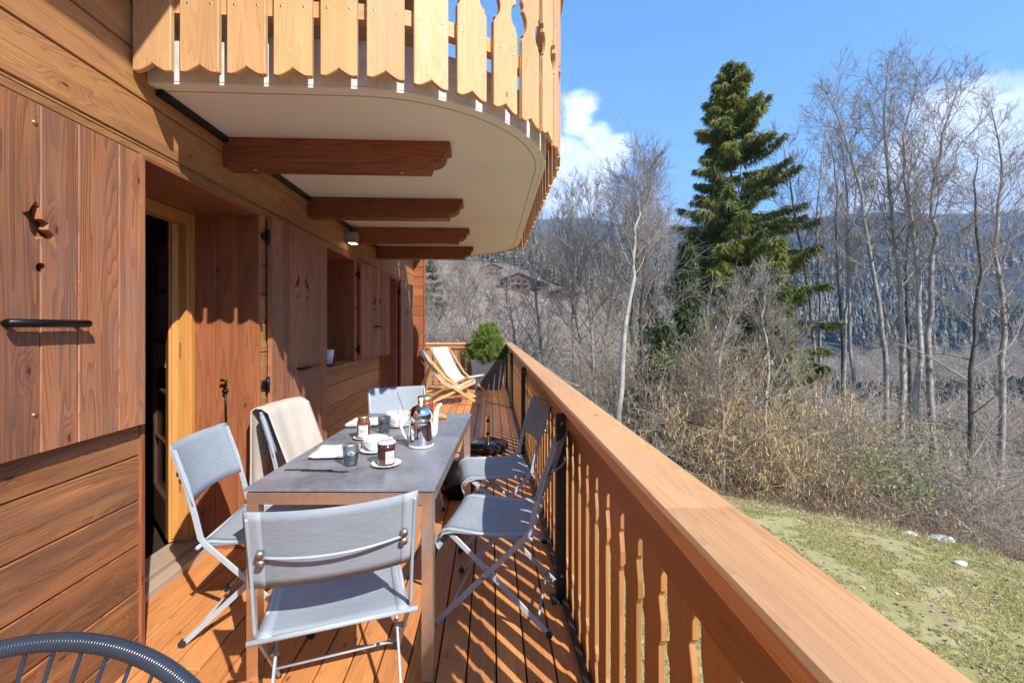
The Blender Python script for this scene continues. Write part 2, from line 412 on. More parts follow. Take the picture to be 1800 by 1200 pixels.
def glassmat(name, rough=0.0, tint=(1, 1, 1), ior=1.45):
    m, nt, b = newmat(name)
    b.inputs['Base Color'].default_value = tint + (1,); b.inputs['Roughness'].default_value = rough
    b.inputs['Transmission Weight'].default_value = 1.0; b.inputs['IOR'].default_value = ior
    return m


m, nt, b = newmat('window_glass'); M['pane'] = m
out = [n for n in nt.nodes if n.type == 'OUTPUT_MATERIAL'][0]
tr = NN(nt, 'ShaderNodeBsdfTransparent', i_Color=(0.80, 0.85, 0.86, 1)); gl = NN(nt, 'ShaderNodeBsdfGlossy', i_Roughness=0.01)
fr = NN(nt, 'ShaderNodeLayerWeight', i_Blend=0.35); mx = NN(nt, 'ShaderNodeMixShader'); LK(nt, mth(nt, 'MULTIPLY', fr.outputs[0], .8), mx.inputs[0]); LK(nt, tr.outputs[0], mx.inputs[1]); LK(nt, gl.outputs[0], mx.inputs[2]); LK(nt, mx.outputs[0], out.inputs[0])
m, nt, b = newmat('clear_tumbler_glass'); M['glass'] = m
out = [n for n in nt.nodes if n.type == 'OUTPUT_MATERIAL'][0]
tr = NN(nt, 'ShaderNodeBsdfTransparent', i_Color=(0.90, 0.93, 0.94, 1)); gl = NN(nt, 'ShaderNodeBsdfGlossy', i_Roughness=0.02)
lw = NN(nt, 'ShaderNodeLayerWeight', i_Blend=0.42); mx = NN(nt, 'ShaderNodeMixShader'); LK(nt, mth(nt, 'MULTIPLY', lw.outputs[0], .75), mx.inputs[0]); LK(nt, tr.outputs[0], mx.inputs[1]); LK(nt, gl.outputs[0], mx.inputs[2]); LK(nt, mx.outputs[0], out.inputs[0])
m, nt, b = newmat('lit_lens'); M['lens'] = m
b.inputs['Base Color'].default_value = (0.8, 0.7, 0.5, 1); b.inputs['Emission Color'].default_value = (1.0, 0.82, 0.5, 1); b.inputs['Emission Strength'].default_value = 3.5


def foliage(name, ca, cb, cc, scale=1.2, trans=0.25, rough=0.6):
    m, nt, b = newmat(name); out = [n for n in nt.nodes if n.type == 'OUTPUT_MATERIAL'][0]
    tc = NN(nt, 'ShaderNodeTexCoord')
    n1 = NN(nt, 'ShaderNodeTexNoise', i_Scale=scale, i_Detail=3.0, i_Roughness=0.6); LK(nt, tc.outputs['Object'], n1.inputs['Vector'])
    g = NN(nt, 'ShaderNodeNewGeometry')
    c = mixc(nt, maprange(nt, n1.outputs['Fac'], 0.36, 0.64, 0, 1), ca, cb)
    c = mixc(nt, mth(nt, 'MULTIPLY', maprange(nt, g.outputs['Random Per Island'], 0.5, 1, 0, 1), 0.6), c, cc)
    LK(nt, c, b.inputs['Base Color']); b.inputs['Roughness'].default_value = rough
    tr = NN(nt, 'ShaderNodeBsdfTranslucent'); LK(nt, c, tr.inputs[0])
    mx = NN(nt, 'ShaderNodeMixShader', i_0=trans); LK(nt, b.outputs[0], mx.inputs[1]); LK(nt, tr.outputs[0], mx.inputs[2]); LK(nt, mx.outputs[0], out.inputs[0])
    return m


M['spruce'] = foliage('spruce_needles', (0.085, 0.135, 0.035), (0.26, 0.275, 0.045), (0.38, 0.36, 0.07), 0.7)
M['darkfir'] = foliage('dark_needles', (0.03, 0.06, 0.022), (0.09, 0.13, 0.03), (0.14, 0.18, 0.045), 0.9)
M['pine'] = foliage('mugo_needles', (0.12, 0.20, 0.035), (0.24, 0.34, 0.06), (0.36, 0.40, 0.10), 9.0)
M['leaf'] = foliage('shrub_leaves', (0.14, 0.20, 0.07), (0.26, 0.30, 0.11), (0.38, 0.33, 0.16), 1.5)
M['farwood'] = foliage('far_conifers', (0.018, 0.036, 0.022), (0.11, 0.095, 0.06), (0.33, 0.26, 0.19), 0.012, trans=0.0)
M['grass'] = foliage('grass_blades', (0.36, 0.34, 0.09), (0.54, 0.46, 0.20), (0.62, 0.56, 0.34), 0.8)
M['litter'] = foliage('dry_leaves', (0.28, 0.17, 0.10), (0.42, 0.31, 0.21), (0.62, 0.55, 0.46), 1.5, trans=0.1)
M['bramble'] = foliage('bramble_stems', (0.20, 0.10, 0.06), (0.26, 0.15, 0.09), (0.18, 0.14, 0.08), 1.0, trans=0.0)

# ------------------------------------------------------------------ terrain
RR = [0, 3, 6, 10.6, 12.8, 14.6, 20, 30, 45, 70, 100, 150, 250, 400, 700, 1200, 1800, 2600, 3500, 5200]
COLS = [200, 740, 880, 1000, 1150, 1300, 1500, 1800]
# values: metres for r < 100, picture rows of the real skyline beyond
TAB = {
    200: [-2.4, -2.4, -2.4, -2.4, -2.5, -2.6, -3, -2, 1, 6, 480, 452, 440, 430, 420, 405, 395, 385, 380, 378],
    740: [-2.4, -2.4, -2.4, -2.6, -2.8, -3.2, -3.8, -3.0, 0, 5, 486, 462, 452, 443, 436, 424, 410, 400, 396, 396],
    880: [-2.4, -2.4, -2.4, -2.6, -2.8, -3.2, -4.2, -4.0, -1.8, 2.6, 505, 478, 462, 452, 442, 426, 408, 392, 392, 392],
    1000: [-2.4, -2.4, -2.4, -2.5, -2.8, -3.4, -4.8, -5.4, -4.8, -1.8, 548, 520, 500, 482, 460, 430, 405, 388, 388, 388],
    1150: [-2.4, -2.4, -2.4, -2.45, -2.9, -3.6, -5.6, -8, -10, -11, 640, 620, 590, 560, 500, 450, 418, 408, 402, 404],
    1300: [-2.4, -2.4, -2.4, -2.5, -3.1, -3.9, -6.2, -10, -16, -24, 760, 720, 680, 620, 540, 452, 425, 398, 392, 392],
    1500: [-2.4, -2.4, -2.4, -2.5, -3.1, -4.0, -6.6, -11, -18, -28, 790, 750, 700, 640, 560, 440, 416, 386, 382, 384],
    1800: [-2.4, -2.4, -2.4, -2.5, -3.1, -4.0, -6.6, -11, -18, -28, 800, 760, 710, 650, 560, 438, 414, 380, 378, 380]}
COLA = [math.atan((u - 900) / 768) for u in COLS]
TZ = []
for u, a in zip(COLS, COLA):
    row = []
    for r, t in zip(RR, TAB[u]):
        row.append(t if r < 100 else CZ + (575 - t) / 768 * r * math.cos(a))
    TZ.append(row)
TZ = np.array(TZ); LR = np.log(np.array(RR) + 2.0)


def vnoise(x, y, seed=0):
    def hsh(i, j):
        h = (i * 374761393 + j * 668265263 + seed * 69069) & 0xffffffff
        h = ((h ^ (h >> 13)) * 1274126177) & 0xffffffff
        return ((h ^ (h >> 16)) & 0xffff) / 65535.0
    x = np.asarray(x, float); y = np.asarray(y, float)
    xi = np.floor(x).astype(np.int64); yi = np.floor(y).astype(np.int64); fx = x - xi; fy = y - yi
    fx = fx * fx * (3 - 2 * fx); fy = fy * fy * (3 - 2 * fy)
    return (hsh(xi, yi) * (1 - fx) + hsh(xi + 1, yi) * fx) * (1 - fy) + (hsh(xi, yi + 1) * (1 - fx) + hsh(xi + 1, yi + 1) * fx) * fy - 0.5


def ground(x, y):
    x = np.asarray(x, float); y = np.asarray(y, float)
    r = np.hypot(x, y); a = np.arctan2(x, y) - YAW
    a = np.clip(a, COLA[0], COLA[-1])
    lr = np.log(r + 2.0)
    ia = np.clip(np.searchsorted(COLA, a) - 1, 0, len(COLA) - 2)
    ca = np.array(COLA); ta = np.clip((a - ca[ia]) / (ca[ia + 1] - ca[ia]), 0, 1); ta = ta * ta * (3 - 2 * ta)
    ir = np.clip(np.searchsorted(LR, lr) - 1, 0, len(RR) - 2)
    tr = np.clip((lr - LR[ir]) / (LR[ir + 1] - LR[ir]), 0, 1)
    z = (TZ[ia, ir] * (1 - tr) + TZ[ia, ir + 1] * tr) * (1 - ta) + (TZ[ia + 1, ir] * (1 - tr) + TZ[ia + 1, ir + 1] * tr) * ta
    z = z + vnoise(x / 7, y / 7, 1) * 0.35 * np.clip((r - 8) / 10, 0, 1) + vnoise(x / 1.3, y / 1.3, 2) * 0.05 * np.clip(r / 8, 0, 1)
    z = z + vnoise(x / 60, y / 60, 3) * 4 * np.clip((r - 60) / 100, 0, 1) + vnoise(x / 320, y / 320, 4) * 34 * np.clip((r - 500) / 900, 0, 1)
    z = z + vnoise(x / 110, y / 110, 5) * 12 * np.clip((r - 500) / 900, 0, 1)
    return z


def gz(x, y): return float(ground(x, y))


rs = np.concatenate([np.linspace(0.01, 20, 70), np.geomspace(20.6, 5200, 150)])
an = np.concatenate([np.linspace(-math.pi + YAW, -0.75, 18, endpoint=False), np.linspace(-0.75, 1.05, 240), np.linspace(1.12, math.pi + YAW, 18)])
GRr, GRa = np.meshgrid(rs, an, indexing='ij')
GX = GRr * np.sin(GRa); GY = GRr * np.cos(GRa); GZ = ground(GX, GY)
nr, na = GX.shape
me = bpy.data.meshes.new('ground')
idx = np.arange(nr * na).reshape(nr, na)
q = np.stack([idx[:-1, :-1], idx[:-1, 1:], idx[1:, 1:], idx[1:, :-1]], -1).reshape(-1, 4)
me.vertices.add(nr * na); me.vertices.foreach_set('co', np.stack([GX, GY, GZ], -1).ravel())
me.loops.add(q.size); me.loops.foreach_set('vertex_index', q[:, ::-1].ravel())
me.polygons.add(len(q)); me.polygons.foreach_set('loop_start', np.arange(len(q)) * 4); me.polygons.foreach_set('use_smooth', np.ones(len(q), bool))
me.update(calc_edges=True)
m, nt, b = newmat('hillside_ground'); M['ground'] = m
tc = NN(nt, 'ShaderNodeTexCoord'); P = tc.outputs['Object']
sp = NN(nt, 'ShaderNodeSeparateXYZ'); LK(nt, P, sp.inputs[0])
cb = NN(nt, 'ShaderNodeCombineXYZ'); LK(nt, sp.outputs[0], cb.inputs[0]); LK(nt, sp.outputs[1], cb.inputs[1])
ln = NN(nt, 'ShaderNodeVectorMath', operation='LENGTH'); LK(nt, cb.outputs[0], ln.inputs[0]); rad = ln.outputs['Value']


def nse(scale, det=5.0, rg=0.6):
    n = NN(nt, 'ShaderNodeTexNoise', i_Scale=scale, i_Detail=det, i_Roughness=rg); LK(nt, P, n.inputs['Vector']); return n.outputs['Fac']


grass = mixc(nt, maprange(nt, nse(0.9, 6), 0.36, 0.62, 0, 1), (0.33, 0.30, 0.095), (0.50, 0.42, 0.20))
grass = mixc(nt, maprange(nt, nse(2.2, 6, 0.75), 0.48, 0.62, 0, 0.85), grass, (0.31, 0.235, 0.135))
grass = mixc(nt, maprange(nt, nse(0.45, 3), 0.58, 0.7, 0, 0.7), grass, (0.22, 0.27, 0.055))
grass = mixc(nt, maprange(nt, nse(26, 4, 0.7), 0.35, 0.7, 0, 0.6), grass, (0.38, 0.34, 0.17))
grass = mixc(nt, maprange(nt, nse(55, 3, 0.7), 0.62, 0.72, 0, 0.6), grass, (0.10, 0.09, 0.045))
soil = mixc(nt, maprange(nt, nse(1.6, 6, 0.7), 0.38, 0.62, 0, 1), (0.15, 0.10, 0.07), (0.32, 0.24, 0.17))
soil = mixc(nt, maprange(nt, nse(11, 5, 0.7), 0.58, 0.66, 0, 0.7), soil, (0.46, 0.42, 0.37))
wood_ = mixc(nt, maprange(nt, nse(0.25, 6, 0.7), 0.4, 0.6, 0, 1), (0.17, 0.13, 0.105), (0.29, 0.22, 0.185))
mead = mixc(nt, maprange(nt, nse(0.05, 5, 0.6), 0.56, 0.64, 0, 1), wood_, (0.30, 0.30, 0.14))
farc = mixc(nt, maprange(nt, nse(0.05, 8, 0.75), 0.4, 0.6, 0, 1), (0.022, 0.035, 0.03), (0.085, 0.075, 0.068))
farc = mixc(nt, maprange(nt, nse(0.006, 5, 0.6), 0.56, 0.66, 0, 0.35), farc, (0.13, 0.14, 0.08))
mount = mixc(nt, maprange(nt, nse(0.012, 9, 0.75), 0.4, 0.62, 0, 1), (0.03, 0.042, 0.04), (0.09, 0.085, 0.08))
mount = mixc(nt, maprange(nt, nse(0.0065, 7, 0.7), 0.64, 0.68, 0, 0.9), mount, (0.75, 0.76, 0.8))
edge = mth(nt, 'ADD', rad, mth(nt, 'MULTIPLY', mth(nt, 'SUBTRACT', nse(0.8, 4), 0.5), 2.2))
c = mixc(nt, maprange(nt, edge, 12.3, 13.3, 0, 1), grass, soil)
c = mixc(nt, maprange(nt, rad, 18, 34, 0, 1), c, wood_)
c = mixc(nt, mth(nt, 'MULTIPLY', maprange(nt, rad, 55, 90, 0, 1), maprange(nt, sp.outputs[2], -6, 0, 0, 1)), c, mead)
c = mixc(nt, maprange(nt, rad, 120, 300, 0, 1), c, farc)
c = mixc(nt, maprange(nt, rad, 1300, 1800, 0, 1), c, mount)
LK(nt, c, b.inputs['Base Color']); b.inputs['Roughness'].default_value = 0.95; b.inputs['Specular IOR Level'].default_value = 0.1
bp = NN(nt, 'ShaderNodeBump', i_Strength=0.8, i_Distance=0.03); LK(nt, mth(nt, 'ADD', nse(9, 6, 0.7), mth(nt, 'MULTIPLY', nse(55, 3, 0.7), 0.4)), bp.inputs['Height']); LK(nt, bp.outputs[0], b.inputs['Normal'])
me.materials.append(m)
go = bpy.data.objects.new('ground', me); C.objects.link(go); tag(go, kind='structure')

# ------------------------------------------------------------------ deck
WX = -1.44; DX0 = -3.4
mb = MB(); x = 0.372
pitch = 0.118
while x > DX0:
    y = -2.2 - R.uniform(0, 1.5)
    x0 = x - pitch + 0.007
    yend = 10.35
    if x0 < -1.36: segs = None
    while y < yend:
        L = R.uniform(3.2, 4.6); y2 = min(y + L, yend)
        ys, ye = max(y, -2.2), y2 - 0.002
        if ye > ys:
            if x0 + pitch < WX - 0.44:            # behind the end wall only
                ys = max(ys, 8.25)
                if ye > ys: mb.box(x0, x, ys, ye, -0.028, 0, 'y')
            elif x0 < WX + 0.02:
                mb.box(x0, x, ys, ye, -0.028, 0, 'y')
            else: mb.box(x0, x, ys, ye, -0.028, 0, 'y')
        y = y2
    x -= pitch
dk = mb.build('deck', M['deck'], bevel=0.003, seg=1); tag(dk, kind='structure')
mb = MB()
for yj in np.arange(-2, 10.3, 0.6): mb.box(DX0, 0.37, yj, yj + 0.07, -0.22, -0.029)
mb.box(0.3735, 0.3845, -2.2, 10.2, -0.26, -0.002, 'y')
mb.box(DX0, 0.37, 10.352, 10.38, -0.26, -0.002, 'x')
mb.box(DX0, 0.37, -2.2, 10.35, -0.24, -0.225, 'x')  # sheet added under the joists so no lawn light shows through the gaps
o = mb.build('deck_joists', M['beam']); tag(o, kind='structure')

# ------------------------------------------------------------------ chalet
ch = empty('chalet', (0, 0, 0), 0, 'brown timber chalet with shutters, boarded walls and a rounded balcony over the deck', 'house')
ops = [(1.86, 2.786, 0.0, 2.07), (3.80, 4.67, 1.01, 2.075), (5.70, 6.72, 0.0, 2.10)]
WT = 0.36
mb = MB(); mlow = MB(); z = -0.06; bh = 0.183; k = 0
z = -0.077
while z < 5.2:
    z1 = z + bh - 0.005
    rows = [(z, z1, [(-3.0, 8.2)])]
    for (a, b_, c0, c1) in ops:
        nrows = []
        for (za, zb, cuts) in rows:
            lv = sorted({za, zb} | {v_ for v_ in (c0 - 0.036, c1 + 0.0015) if za + 0.012 < v_ < zb - 0.012})
            for q0, q1 in zip(lv[:-1], lv[1:]):
                mid = (q0 + q1) / 2; nc = []
                for (s0, s1) in cuts:
                    if c0 - 0.036 < mid < c1 + 0.0015 and a < s1 and b_ > s0: nc += [(s0, a), (b_, s1)]
                    else: nc.append((s0, s1))
                nrows.append((q0, q1, nc))
        rows = nrows
    for (zz0, zz1, cuts) in rows:
      for (s0, s1) in cuts:
        if s1 - s0 < 0.01: continue
        yy = s0
        while yy < s1 - 0.01:
            L = R.uniform(2.5, 4.5) if z > 1.9 else 99
            y2 = min(yy + L, s1)
            if s1 - y2 < 0.5: y2 = s1
            tgt = mlow if (z < 0.9 and yy < 1.9) else mb
            e_ = min(0.004, (zz1 - zz0) * .3)
            tgt.prism([(WX - 0.03, zz0), (WX - 0.03, zz1), (WX - 0.004, zz1), (WX, zz1 - e_), (WX, zz0 + e_), (WX - 0.004, zz0)], yy + 0.0006, y2 - 0.0006, 'y', 'y')
            yy = y2
    z += bh
mb.build('wall', M['clap'], ch)
mlow.build('wall', M['clap_low'], ch)
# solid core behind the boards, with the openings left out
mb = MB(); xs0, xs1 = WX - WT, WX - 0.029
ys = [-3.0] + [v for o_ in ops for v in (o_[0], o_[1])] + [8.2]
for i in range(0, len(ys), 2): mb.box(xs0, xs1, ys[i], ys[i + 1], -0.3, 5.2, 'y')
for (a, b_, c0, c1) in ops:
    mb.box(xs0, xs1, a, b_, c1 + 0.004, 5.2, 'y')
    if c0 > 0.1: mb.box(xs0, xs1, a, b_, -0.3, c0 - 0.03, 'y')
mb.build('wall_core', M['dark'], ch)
# end wall that stands out past the corner, boards facing the deck
mb = MB(); z = -0.077
while z < 3.6:
    mb.box(-1.62, -1.262, 8.2, 8.34, z, z + bh - 0.006, 'x'); z += bh
mb.box(-1.255, -1.235, 8.195, 8.345, -0.05, 3.5, 'z')
mb.build('corner_boards', M['reveal'], ch, bevel=0.003, seg=1)
mb = MB(); mb.box(-6, -1.621, 8.2, 8.34, -0.3, 5.2, 'x'); mb.build('wall', M['clap'], ch)
# reveals
RX = WX - 0.38
for i, (a, b_, c0, c1) in enumerate(ops):
    mb = MB()
    pl = 0.02; ov = 0.012
    nx = 3
    for j in range(nx):   # far jamb boards
        xa = RX + (WX + ov - RX) * j / nx; xb = RX + (WX + ov - RX) * (j + 1) / nx - 0.0015
        mb.box(xa, xb, b_ - pl, b_ + 0.001, c0, c1 - pl, 'z')
        mb.box(xa, xb, a - 0.001, a + pl, c0, c1 - pl, 'z')
    mb.box(RX, WX + ov, a - 0.001, b_ + 0.001, c1 - pl, c1, 'y')
    mb.build('reveal', M['reveal'], ch, bevel=0.002, seg=1)
# window sill + closed window far back, threshold, door frame
a, b_, c0, c1 = ops[1]
mb = MB(); mb.box(RX, WX + 0.045, a - 0.02, b_ + 0.02, c0 - 0.035, c0, 'y'); mb.build('window_sill', M['clap'], ch, bevel=0.004)
w = MB()
for (y0, y1, z0, z1) in ((a, b_, c0, c0 + .06), (a, b_, c1 - .08, c1 - .02), (a + .02, a + .08, c0 + .06, c1 - .08), (b_ - .08, b_ - .02, c0 + .06, c1 - .08), ((a + b_) / 2 - .05, (a + b_) / 2 + .05, c0 + .06, c1 - .08)):
    w.box(RX - 0.06, RX - 0.001, y0, y1, z0, z1)
wf = w.build('window', M['joinery'], ch, bevel=0.003)
g = MB(); g.box(RX - 0.04, RX - 0.034, a + .08, b_ - .08, c0 + .06, c1 - .08); g.build('glass_pane', M['pane'], wf)
for (a, b_, c0, c1) in (ops[0], ops[2]):
    t = MB(); t.box(RX - 0.10, WX - 0.33, a, b_, -0.02, 0.075, 'y'); t.box(WX - 0.33, WX - 0.26, a, b_, -0.02, 0.045, 'y')
    t.build('threshold', M['threshold'], ch, bevel=0.006)
    fr_ = MB()
    fr_.box(RX - 0.08, RX - 0.002, b_ - 0.075, b_ - 0.021, 0.076, c1 - 0.09, 'z'); fr_.box(RX - 0.03, RX + 0.012, b_ - 0.055, b_ - 0.0215, 0.076, c1 - 0.021, 'z')
    fr_.box(RX - 0.08, RX - 0.002, a + 0.021, a + 0.075, 0.076, c1 - 0.09, 'z')
    fr_.box(RX - 0.08, RX - 0.002, a + 0.021, b_ - 0.021, c1 - 0.09, c1 - 0.021, 'y')
    fr_.build('door_frame', M['joinery'], ch, bevel=0.003)
# open glazed door leaf turned into the room
def leaf(h0, ang, wd, z0, z1):
    T = Matrix.Translation((h0[0], h0[1], 0)) @ Matrix.Rotation(ang, 4, 'Z')
    d = MB(); st = 0.09; th = 0.058
    d.box(0, st, -th / 2, th / 2, z0, z1, 'z', mat=T, mi=1); d.box(wd - st, wd, -th / 2, th / 2, z0, z1, 'z', mat=T)
    d.box(st, wd - st, -th / 2, th / 2, z1 - st, z1, 'x', mat=T); d.box(st, wd - st, -th / 2, th / 2, z0, z0 + 0.22, 'x', mat=T)
    d.box(0.012, 0.03, -th / 2 - 0.014, -th / 2, z0 + .02, z1 - .02, 'z', mat=T, mi=1); d.box(-0.014, 0, -th / 2 + .012, th / 2 - .012, z0 + .02, z1 - .02, 'z', mat=T, mi=1)
    do = d.build('door', [M['doorwood_shaded'], M['joinery']], ch, bevel=0.004)
    n = 5; H = z1 - st - z0 - 0.22
    for i in range(1, n):
        zz = z0 + 0.22 + H * i / n
        mu = MB(); mu.box(st, wd - st, -0.010, 0.016, zz - 0.011, zz + 0.011, 'x', mat=T); mu.build('glazing_bar', M['doorwood_shaded'], do, bevel=0.003)
    g = MB(); g.box(st, wd - st, -0.003, 0.003, z0 + 0.22, z1 - st, mat=T); g.build('glass_pane', M['pane'], do)
    cu = MB()
    cu.sheet([[T @ Vector((st + (wd - 2 * st) * i / 60, 0.009 + 0.004 * math.sin(i * 1.1) + .002 * math.sin(i * 2.3), zz)) for i in range(61)] for zz in (z0 + 1.02, z1 - st - .01)])
    cu.build('curtain', M['curtain'], do)
    for zz in (0.42, 1.22): hd = MB(); hd.tube([T @ Vector((-0.004, -0.030, zz - .05)), T @ Vector((-0.004, -0.030, zz + .05))], 0.008); hd.build('hinge', M['black'], do)
    hh = MB(); hh.tube([T @ Vector((wd - .045, -.03, 1.02)), T @ Vector((wd - .045, -.075, 1.02)), T @ Vector((wd - .16, -.08, 1.02))], 0.009)
    hh.build('door_handle', M['black'], do)
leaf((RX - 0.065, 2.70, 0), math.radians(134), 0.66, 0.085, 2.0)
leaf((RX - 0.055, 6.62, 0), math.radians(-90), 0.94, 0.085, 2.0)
# dark room behind
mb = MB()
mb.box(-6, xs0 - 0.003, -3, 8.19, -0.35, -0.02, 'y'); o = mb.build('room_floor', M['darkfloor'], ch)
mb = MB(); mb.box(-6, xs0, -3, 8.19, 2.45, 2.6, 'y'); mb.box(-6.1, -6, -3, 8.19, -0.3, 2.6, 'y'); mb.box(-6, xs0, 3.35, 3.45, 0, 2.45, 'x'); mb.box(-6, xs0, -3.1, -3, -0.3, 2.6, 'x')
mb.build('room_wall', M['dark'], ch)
# tall holdback rod on the lit jamb
hk = MB(); hk.tube([(-1.62, 2.758, 0.72), (-1.62, 2.752, 0.98)], 0.006, 6); hk.tube([(-1.62, 2.75, 0.98), (-1.62, 2.735, 1.0), (-1.60, 2.73, 1.035), (-1.635, 2.73, 1.04)], 0.009, 6)
hk.tube([(-1.62, 2.764, 0.97), (-1.62, 2.74, 0.97)], .012, 8)
hk.build('shutter_hook', M['black'], ch)


def bird(sx, cy, cz, s):
    p = [(-0.62, -.62), (-.50, -.10), (-.30, .02), (-.34, .22), (-.12, .30), (-.10, .62), (.04, .80), (.16, .62), (.24, .44), (.44, .34), (.26, .20), (.20, -.12), (.04, -.34), (-.16, -.22), (-.34, -.34)]
    return [(cy + sx * a * s, cz + b * s) for a, b in p]


def carve(o, polys, x0, x1):
    cm = MB()
    for p in polys: cm.prism(p, x0, x1, 'x')
    c_ = cm.build('cutter', M['shutter'])
    md = o.modifiers.new('cut', 'BOOLEAN'); md.object = c_; md.operation = 'DIFFERENCE'; md.solver = 'EXACT'
    dg = bpy.context.evaluated_depsgraph_get()
    me2 = bpy.data.meshes.new_from_object(o.evaluated_get(dg))
    o.modifiers.clear(); o.data = me2
    bpy.data.objects.remove(c_)


def shutter(x, y0, y1, z0, z1, cut=None, handle=None, ang=0.0, hinge_at='lo', n=6, hingez=(), pin=True):
    """shutter leaf in the plane x, opened flat on the wall"""
    piv = y0 if hinge_at == 'lo' else y1
    root = Matrix.Translation((x, piv, 0)) @ Matrix.Rotation(ang, 4, 'Z') @ Matrix.Translation((-x, -piv, 0))
    mb = MB(); w_ = y1 - y0; edges = [y0]; tot = 0
    ws = [R.uniform(0.8, 1.2) for _ in range(n)]; s_ = sum(ws)
    for q_ in ws: edges.append(edges[-1] + w_ * q_ / s_)
    for i in range(n):
        a_, b_ = edges[i] + (0.0012 if i else 0), edges[i + 1] - (0.0012 if i < n - 1 else 0)
        mb.prism([(x - 0.028, a_), (x - 0.003, a_), (x, a_ + 0.004), (x, b_ - 0.004), (x - 0.003, b_), (x - 0.028, b_)], z0, z1, 'z', 'z')
    o = mb.build('shutter', M['shutter'], None)
    if cut:
        cy, cz, s_ = cut
        polys = [bird(1, cy - s_ * 0.85, cz, s_), bird(-1, cy + s_ * 0.85, cz, s_)]
        for sg in (-1, 1): polys.append([(cy + sg * s_ * .95 + .016 * math.cos(t), cz - s_ * 1.15 + .016 * math.sin(t)) for t in np.linspace(0, 2 * math.pi, 12, endpoint=False)])
        carve(o, polys, x - 0.06, x + 0.03)
    o.parent = ch; o.matrix_local = root
    if handle:
        hb = MB(); ya, yb, zh, rr_ = handle
        hb.tube([(x + 0.032, ya, zh), (x + 0.032, yb, zh)], rr_, 10)
        for yy in (ya + 0.02, yb - 0.02): hb.tube([(x - 0.002, yy, zh), (x + 0.032, yy, zh)], rr_ * 0.7, 8)
        hb.build('handle', M['black'], o)
    for zz in (z0 + 0.12, z1 - 0.06 if z1 - z0 < 1.3 else z1 - 0.12):
        for i in range(n):
            if (i % 2) == 0 and (y0 > 2 or i == 2):
                sc = MB()
                cy = (edges[i] + edges[i + 1]) / 2 if y0 > 2 else 1.405
                sc.lathe([(0.0, 0.006), (0.006, 0.004), (0.008, 0), (0.008, -0.002)], 10)
                # turn the last 40 verts to face +x
                for k_ in range(len(sc.v) - 40, len(sc.v)):
                    p = sc.v[k_]; sc.v[k_] = (x + p[2], cy + p[0], zz + p[1])
                sc.build('bolt_head', M['brass'], o)
    for zz in hingez:
        h_ = MB(); h_.tube([(x - 0.02, piv - 0.012, zz - 0.045), (x - 0.02, piv - 0.012, zz + 0.045)], 0.011, 8); h_.box(x - 0.03, x - 0.024, piv - 0.07, piv + 0.1, zz - 0.02, zz + 0.02)
        h_.build('hinge', M['black'], o)
    return o


shutter(-1.395, 0.94, 1.838, 0.972, 2.046, (1.325, 1.665, 0.105), (1.30, 1.55, 1.372, 0.0125), n=6, hinge_at='hi')
shutter(-1.395, 2.86, 3.80, 0.06, 2.06, (3.31, 1.68, 0.085), (3.20, 3.55, 1.06, 0.010), n=7, hingez=(1.93, 1.0, 0.3))
shutter(-1.395, 4.78, 5.58, 1.02, 2.055, (5.20, 1.66, 0.08), (5.08, 5.36, 1.37, 0.009), ang=math.radians(-9), n=6, hingez=(1.92, 1.12))
shutter(-1.38, 6.80, 7.58, 0.06, 2.08, (7.15, 1.6, 0.08), None, ang=math.radians(-3), n=6, hingez=(1.9, .4))
# latches under shutters
for (yy, zz) in ((3.86, 1.03), (5.58, 1.00)):
    l_ = MB(); l_.tube([(WX, yy, zz), (WX + 0.07, yy, zz), (WX + 0.085, yy, zz + 0.04)], 0.008, 8); l_.build('latch', M['black'], ch)
# roof eave above (casts the shade on the top boards)
mb = MB(); mb.box(-1.9, -0.54, -4.0, 9.6, 3.74, 3.90, 'y'); mb.build('roof', M['eave'], ch)

# balcony: slab with rounded corners
ZS = 2.39
def outline(off, nq=14):
    """from the wall out, round the near corner, along the side, round the far corner and back to the wall"""
    r = 0.95 + off; cx, cy = -0.60, 2.855; c2y = 5.30
    pts = [(WX, cy - r)]
    for i in range(nq + 1):
        t = -math.pi / 2 + math.pi / 2 * i / nq; pts.append((cx + r * math.cos(t), cy + r * math.sin(t)))
    ry = 1.0 + off
    for i in range(nq + 1):
        t = math.pi / 2 * i / nq; pts.append((cx + r * math.cos(t), c2y + ry * math.sin(t)))
    pts.append((WX, c2y + ry))
    return pts
mb = MB(); mb.prism(outline(0.0, 20), ZS + 0.004, ZS + 0.20, 'z', 'x'); slab = mb.build('balcony_slab', M['render'], ch)
mb = MB(); mb.prism(outline(-0.028, 20), ZS - 0.006, ZS + 0.0035, 'z', 'x'); mb.build('soffit', M['plaster'], slab)
ol = outline(-0.014, 20)
mb = MB(); mb.tube([(p[0], p[1], ZS - 0.002) for p in ol], 0, flat=(0.024, 0.010, (0, 0, 1))); mb.build('soffit_edge', M['plaster'], slab)
mb = MB(); mb.tube([(p[0], p[1], ZS - 0.0065) for p in outline(-0.062, 24)], 0, flat=(0.006, 0.002, (0, 0, 1))); mb.build('soffit_groove', M['bead'], slab)
mb = MB(); mb.box(WX + 0.001, WX + 0.03, 1.95, 6.28, ZS - 0.035, ZS - 0.008, 'y'); mb.build('joint_strip', M['black'], slab)


def walk(pts, step, start=0.0):
    """evenly spaced points with tangents along a polyline"""
    out = []; d = start; L = 0
    for i in range(len(pts) - 1):
        a = Vector(pts[i]); b_ = Vector(pts[i + 1]); l = (b_ - a).length
        while d <= L + l:
            t = (d - L) / l; out.append((a.lerp(b_, t), (b_ - a).normalized())); d += step
        L += l
    return out


